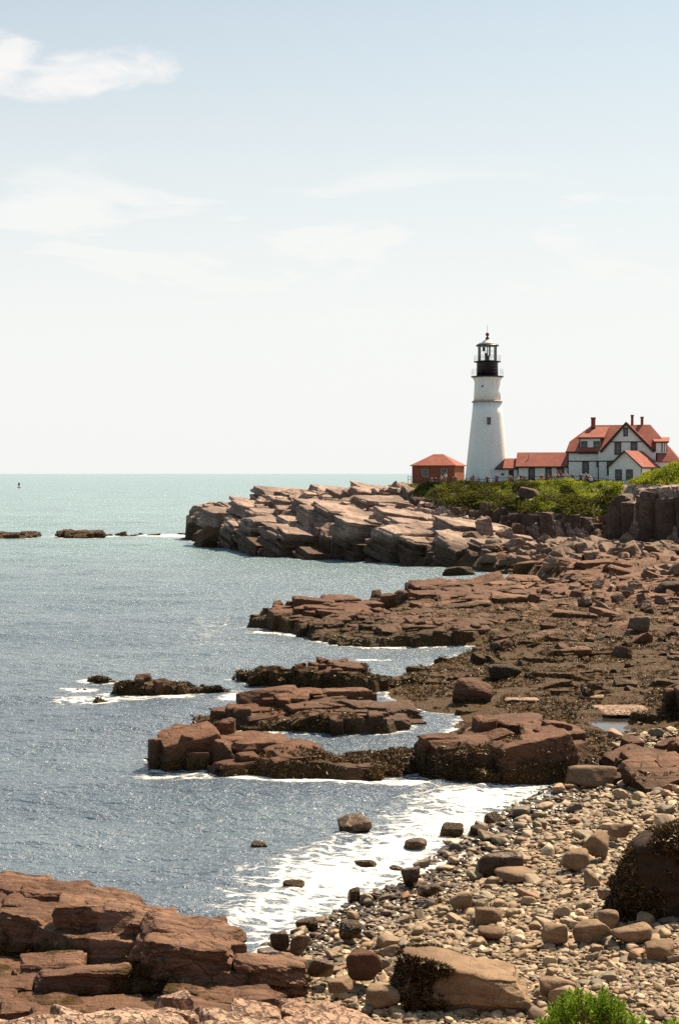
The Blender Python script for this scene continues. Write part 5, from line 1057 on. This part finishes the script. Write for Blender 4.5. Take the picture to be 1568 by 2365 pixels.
# ------------------------------------------------------------------ cobble beach
rs = np.random.RandomState(77)
def cand(y0, y1, cell):
    xs = np.arange(-6, 20, cell); ys = np.arange(y0, y1, cell * .9); x, y = np.meshgrid(xs, ys); x = x.ravel() + rs.uniform(-.5, .5, x.size) * cell; y = y.ravel() + rs.uniform(-.5, .5, y.size) * cell
    X_ = x / y * FPX + 784; keep = (X_ < 1700); x, y = x[keep], y[keep]
    k_, t_, l_, z_ = shore_f(kk, x, y), shore_f(tt, x, y), shore_f(lf, x, y), shore_f(hh, x, y)
    g = (k_ < .55 - .0 * x) & (t_ > -.1) & (l_ < .4) & (z_ > -.12)
    r_ = (X_[keep] > 1420) & (y > 55) & (y < 66) & (z_ > .1)
    g = g | r_
    return x[g], y[g], z_[g]
ST = []
for (y0, y1, cell, s) in ((23.5, 34, .105, .125), (34, 44, .13, .155), (44, 66, .17, .20)):
    x, y, z = cand(y0, y1, cell); n = len(x)
    sz = s * np.exp(rs.normal(0, .38, n)); ST.append(np.stack([x, y, z + sz * .06, sz], 1))
    x, y, z = cand(y0, y1, cell * 4.0); n = len(x)
    sz = s * 1.75 * np.exp(rs.normal(0, .38, n)); ST.append(np.stack([x, y, z + sz * .14, np.minimum(sz, .95)], 1))
ST = np.vstack(ST); print('stones', len(ST))
XD = ST[:, 0] / ST[:, 1] * FPX + 784; YD = 1093 + (EYE - ST[:, 2]) * FPX / ST[:, 1]
vis = (XD > 560) & (XD < 1580) & (YD < 2370) & ~((XD < 850) & (YD > 2290))
app = ST[:, 3] / ST[:, 1] * vis; order = np.argsort(-app); big = order[:290]; rest = order[290:]
SHP = [rock_verts(2, 900 + i, k=8, p=8 + (i % 3) * 3, box=.85, rough=.05) for i in range(9)]
SHB = [mesh_np('beach_stone', *rock_verts(3, 950 + i, k=8, p=8 + (i % 4) * 3, box=.85, rough=.12), M['stone'], False, link=False).data for i in range(12)]
for i in big:
    x, y, z, s = ST[i]; o = bpy.data.objects.new('beach_stone', SHB[rnd.randrange(12)]); COL.objects.link(o); f = rnd.uniform(.35, .7)
    o.location = (x, y, z + s * f * .18); o.scale = (s / 2, s / 2 * rnd.uniform(.55, .9), s / 2 * f); o.rotation_euler = (rnd.gauss(0, .2), rnd.gauss(0, .2), rnd.gauss(.2, .9))
    wet = z < .28
    lab = ('dark wet rounded stone shining at the waterline', 'wet stones at the waterline') if wet else (('large rounded dry stone lying on the near cobble beach', 'larger stones on the near beach') if y < 40 else ('large rounded dry stone lying on the upper cobble beach', 'larger stones on the upper beach'))
    tag(o, lab[0], 'stone', lab[1])
Vs, Fs, base = [], [], 0
n = len(rest); q = ST[rest]; sid = rs.randint(0, 9, n); az_ = rs.normal(.2, .9, n); tl = rs.normal(0, .22, (n, 2)); fl_ = rs.uniform(.25, .55, n); wd_ = rs.uniform(.55, .9, n)
SH1 = [rock_verts(1, 900 + i, k=8, p=8, box=.85) for i in range(9)]
for s_ in range(9):
    for lod, SET in ((0, SHP), (1, SH1)):
        kx = (sid == s_) & ((q[:, 1] < 39) if lod == 0 else (q[:, 1] >= 39)) if True else None
        m = kx.sum()
        if not m: continue
        V0, F0 = SET[s_]; a = q[kx]
        V = V0[None] * np.stack([a[:, 3] / 2, a[:, 3] / 2 * wd_[kx], a[:, 3] / 2 * fl_[kx]], 1)[:, None]
        t0, t1 = tl[kx, 0][:, None], tl[kx, 1][:, None]
        V = np.stack([V[..., 0], V[..., 1] * np.cos(t0) - V[..., 2] * np.sin(t0), V[..., 1] * np.sin(t0) + V[..., 2] * np.cos(t0)], -1)
        V = np.stack([V[..., 0] * np.cos(t1) + V[..., 2] * np.sin(t1), V[..., 1], -V[..., 0] * np.sin(t1) + V[..., 2] * np.cos(t1)], -1)
        c, s2 = np.cos(az_[kx])[:, None], np.sin(az_[kx])[:, None]
        V = np.stack([V[..., 0] * c - V[..., 1] * s2, V[..., 0] * s2 + V[..., 1] * c, V[..., 2]], -1)
        V += np.stack([a[:, 0], a[:, 1], a[:, 2] + a[:, 3] * fl_[kx] * .15], 1)[:, None]
        Vs.append(V.reshape(-1, 3)); Fs.append((F0[None] + (np.arange(m) * len(V0))[:, None, None]).reshape(-1, 3) + base); base += m * len(V0)
peb = mesh_np('cobbles', np.vstack(Vs), np.vstack(Fs), M['stones'], False); tag(peb, 'countless smaller rounded tan cobbles covering the beach', None, None, 'stuff')

# ------------------------------------------------------------------ scrub and grass on the cliff top
def leaves(C0, Rr, per, size, seed, squash=.8, asp=.5):
    r_ = np.random.RandomState(seed); n = len(C0) * per; C1 = np.repeat(C0, per, 0); R1 = np.repeat(Rr, per)
    D = r_.normal(size=(n, 3)); D[:, 2] = np.abs(D[:, 2]); D /= np.linalg.norm(D, axis=1)[:, None]
    P = C1 + D * (R1 * r_.uniform(.45, 1.05, n))[:, None] * np.array([1, 1, squash])
    A = r_.normal(size=(n, 3)); A /= np.linalg.norm(A, axis=1)[:, None]; Bv = np.cross(A, D + r_.normal(0, .5, (n, 3))); Bv /= np.linalg.norm(Bv, axis=1)[:, None] + 1e-9
    s = size * r_.uniform(.6, 1.4, n)[:, None]; A *= s; Bv *= s * asp
    V = np.stack([P - A, P + Bv, P + A, P - Bv], 1).reshape(-1, 3); F = np.arange(n * 4).reshape(-1, 4); return V, F
gi, gj = np.where((HEAD[3] > .5) & (HEAD[1][:, None] < 232) & (HEAD[0][None] < 62)); sel = rs.choice(len(gi), 5200, replace=False); gi, gj = gi[sel], gj[sel]
cx, cy, cz = HEAD[0][gj], HEAD[1][gi], HEAD[2][gi, gj]; XD = cx / cy * FPX + 784; YD = 1093 + (EYE - cz) * FPX / cy
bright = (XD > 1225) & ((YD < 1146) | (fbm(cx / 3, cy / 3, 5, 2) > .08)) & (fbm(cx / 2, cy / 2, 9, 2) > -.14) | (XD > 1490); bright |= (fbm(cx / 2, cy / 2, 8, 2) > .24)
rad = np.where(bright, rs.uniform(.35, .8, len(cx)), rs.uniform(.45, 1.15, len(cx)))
edge_hide = cy > 224; rad = np.where(edge_hide, np.minimum(rad, .35), rad)
Cc = np.stack([cx, cy, cz - .15], 1)
low = (YD > 1140) & ~edge_hide; rad = np.where(low, rad * 1.35, rad); Cc[low, 2] -= .25; Cc[low, 1] -= .5
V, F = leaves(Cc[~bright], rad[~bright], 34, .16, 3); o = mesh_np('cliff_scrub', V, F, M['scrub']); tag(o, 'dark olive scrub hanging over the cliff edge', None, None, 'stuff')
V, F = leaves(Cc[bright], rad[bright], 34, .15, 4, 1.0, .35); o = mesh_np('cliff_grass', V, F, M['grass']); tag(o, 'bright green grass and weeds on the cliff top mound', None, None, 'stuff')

# rockweed draped over the tidal rock
def verts_of(o, nmax, seed):
    me = o.data; n_ = len(me.vertices); V = np.empty(n_ * 3); me.vertices.foreach_get('co', V); N = np.empty(n_ * 3); me.vertices.foreach_get('normal', N)
    V, N = V.reshape(-1, 3), N.reshape(-1, 3); r_ = np.random.RandomState(seed); k_ = r_.choice(n_, min(nmax, n_), replace=False); return V[k_], N[k_]
PV = []
for q_, (o, L_) in enumerate(zip(LEDGE_OBJ, LEDGES)):
    if L_['m'] == 'pitted': continue
    V, N = verts_of(o, 9000, q_); y_ = V[:, 1]; lim = 1.0 if L_['m'] == 'ledge_bare' else (1.5 if y_.mean() > 50 else 1.15)
    m_ = fbm(V[:, 0] / 2.2, V[:, 1] / 1.6, 33, 3) + (-.06 if 'narrow' in L_['label'] and L_['n'] == 'reef' else .03 if L_['m'] == 'ledge_bare' else .17 if y_.mean() > 50 else .10) - np.clip(V[:, 2] - lim * .5, -.3, 3) * .5; k_ = (m_ > 0) & (V[:, 2] > .05) & (V[:, 2] < lim + .3); V, N = V[k_], N[k_]; PV.append(V + N * .03)
V, N = verts_of(shore, 200000, 99); m_ = fbm(V[:, 0] / 2.5, V[:, 1] / 2.0, 35, 3) + .10 - np.clip(V[:, 2] - .8, 0, 3) * .3
X_d = V[:, 0] / V[:, 1] * FPX + 784; kS = shore_f(kk, V[:, 0], V[:, 1]); tS = shore_f(tt, V[:, 0], V[:, 1]); pS = shore_f(pt, V[:, 0], V[:, 1])
k_ = (m_ > 0) & (kS > .6) & (tS > .2) & (V[:, 2] > .05) & (V[:, 1] < 150) & (V[:, 1] > 55) & (pS < -.4) & (X_d < 1640); PV.append((V + N * .03)[k_])
for o, f_ in ((BIG1, lambda a, n_: (fbm(a[:, 0] * 1.5, a[:, 2] * 1.5, 3, 3) > -.12)), (BIG2, lambda a, n_: (a[:, 0] < -.55 + .9 * fbm(a[:, 2] * 2, a[:, 1] * 2, 4, 2)) & (n_[:, 2] < .75))):
    V, N = verts_of(o, 6000, 5); k_ = f_(V, N); PVb = V[k_] + N[k_] * .01 + np.array(o.location); PV.append(PVb)
PV = np.vstack(PV); print('weed clumps', len(PV)); k_ = rs.choice(len(PV), min(60000, len(PV)), replace=False); PV = PV[k_]
V, F = leaves(PV, rs.uniform(.07, .19, len(PV)) * np.clip(PV[:, 1] / 75, .5, 1.3), 10, .085, 12, .45, .22); o = mesh_np('rockweed', V, F, M['weed']); tag(o, 'brown rockweed draped over the tidal rocks', None, None, 'stuff')

# ------------------------------------------------------------------ shrub at the lower right corner
Sb = empty('shrub', (at(1430, 2365, 6.7)[0], 15.2, 5.0)); tag(Sb, 'glossy green shrub in the lower right corner', 'shrub')
r_ = np.random.RandomState(9); st = MB(); LV, LF = [], []; nb = 0
prof_x = [1190, 1252, 1290, 1325, 1400, 1432, 1452, 1500, 1568, 1640]; prof_y = [2372, 2338, 2292, 2274, 2272, 2286, 2336, 2350, 2346, 2352]
for i in range(330):
    Xp = r_.uniform(1245, 1640) if i % 3 else r_.uniform(1270, 1440); top = np.interp(Xp, prof_x, prof_y); d_ = 15.2 + r_.uniform(-.55, .55)
    tip = atd(Xp, top + abs(r_.normal(0, 26)) + r_.uniform(0, 55), d_); o0 = Vector(Sb.location)
    root = o0 + Vector(((tip.x - o0.x) * .45, (d_ - 15.2) * .4, .2)); mid = root.lerp(tip, .6) + Vector((0, 0, -.05))
    if i % 3 == 0: st.bar(root - o0, mid - o0, .009, 5); st.bar(mid - o0, tip - o0, .006, 5)
    ax = (tip - mid).normalized()
    for j in range(22):
        tpos = r_.uniform(0.0, 1.0) ** .7; c = tip - ax * (1 - tpos) * .20; ang_ = j * 2.4 + r_.uniform(-.3, .3); side = ax.orthogonal().normalized(); side.rotate(Matrix.Rotation(ang_, 3, ax))
        dr = (side * r_.uniform(.7, 1.1) + ax * r_.uniform(.3, 1.2)).normalized(); ln = r_.uniform(.045, .085); wd = ln * .19; nn = dr.cross(ax).normalized()
        a = c; b_ = c + dr * ln * .5 + nn * wd; e_ = c + dr * ln; f_ = c + dr * ln * .5 - nn * wd; m_ = c + dr * ln * .5 - dr.cross(nn) * wd * .35
        LV += [a - o0, b_ - o0, e_ - o0, m_ - o0, f_ - o0]; LF += [(nb, nb + 1, nb + 2, nb + 3), (nb, nb + 3, nb + 2, nb + 4)]; nb += 5
mesh_np('foliage', [tuple(v) for v in LV], LF, M['bush'], False, Sb); st.build('stem', M['stem'], Sb)
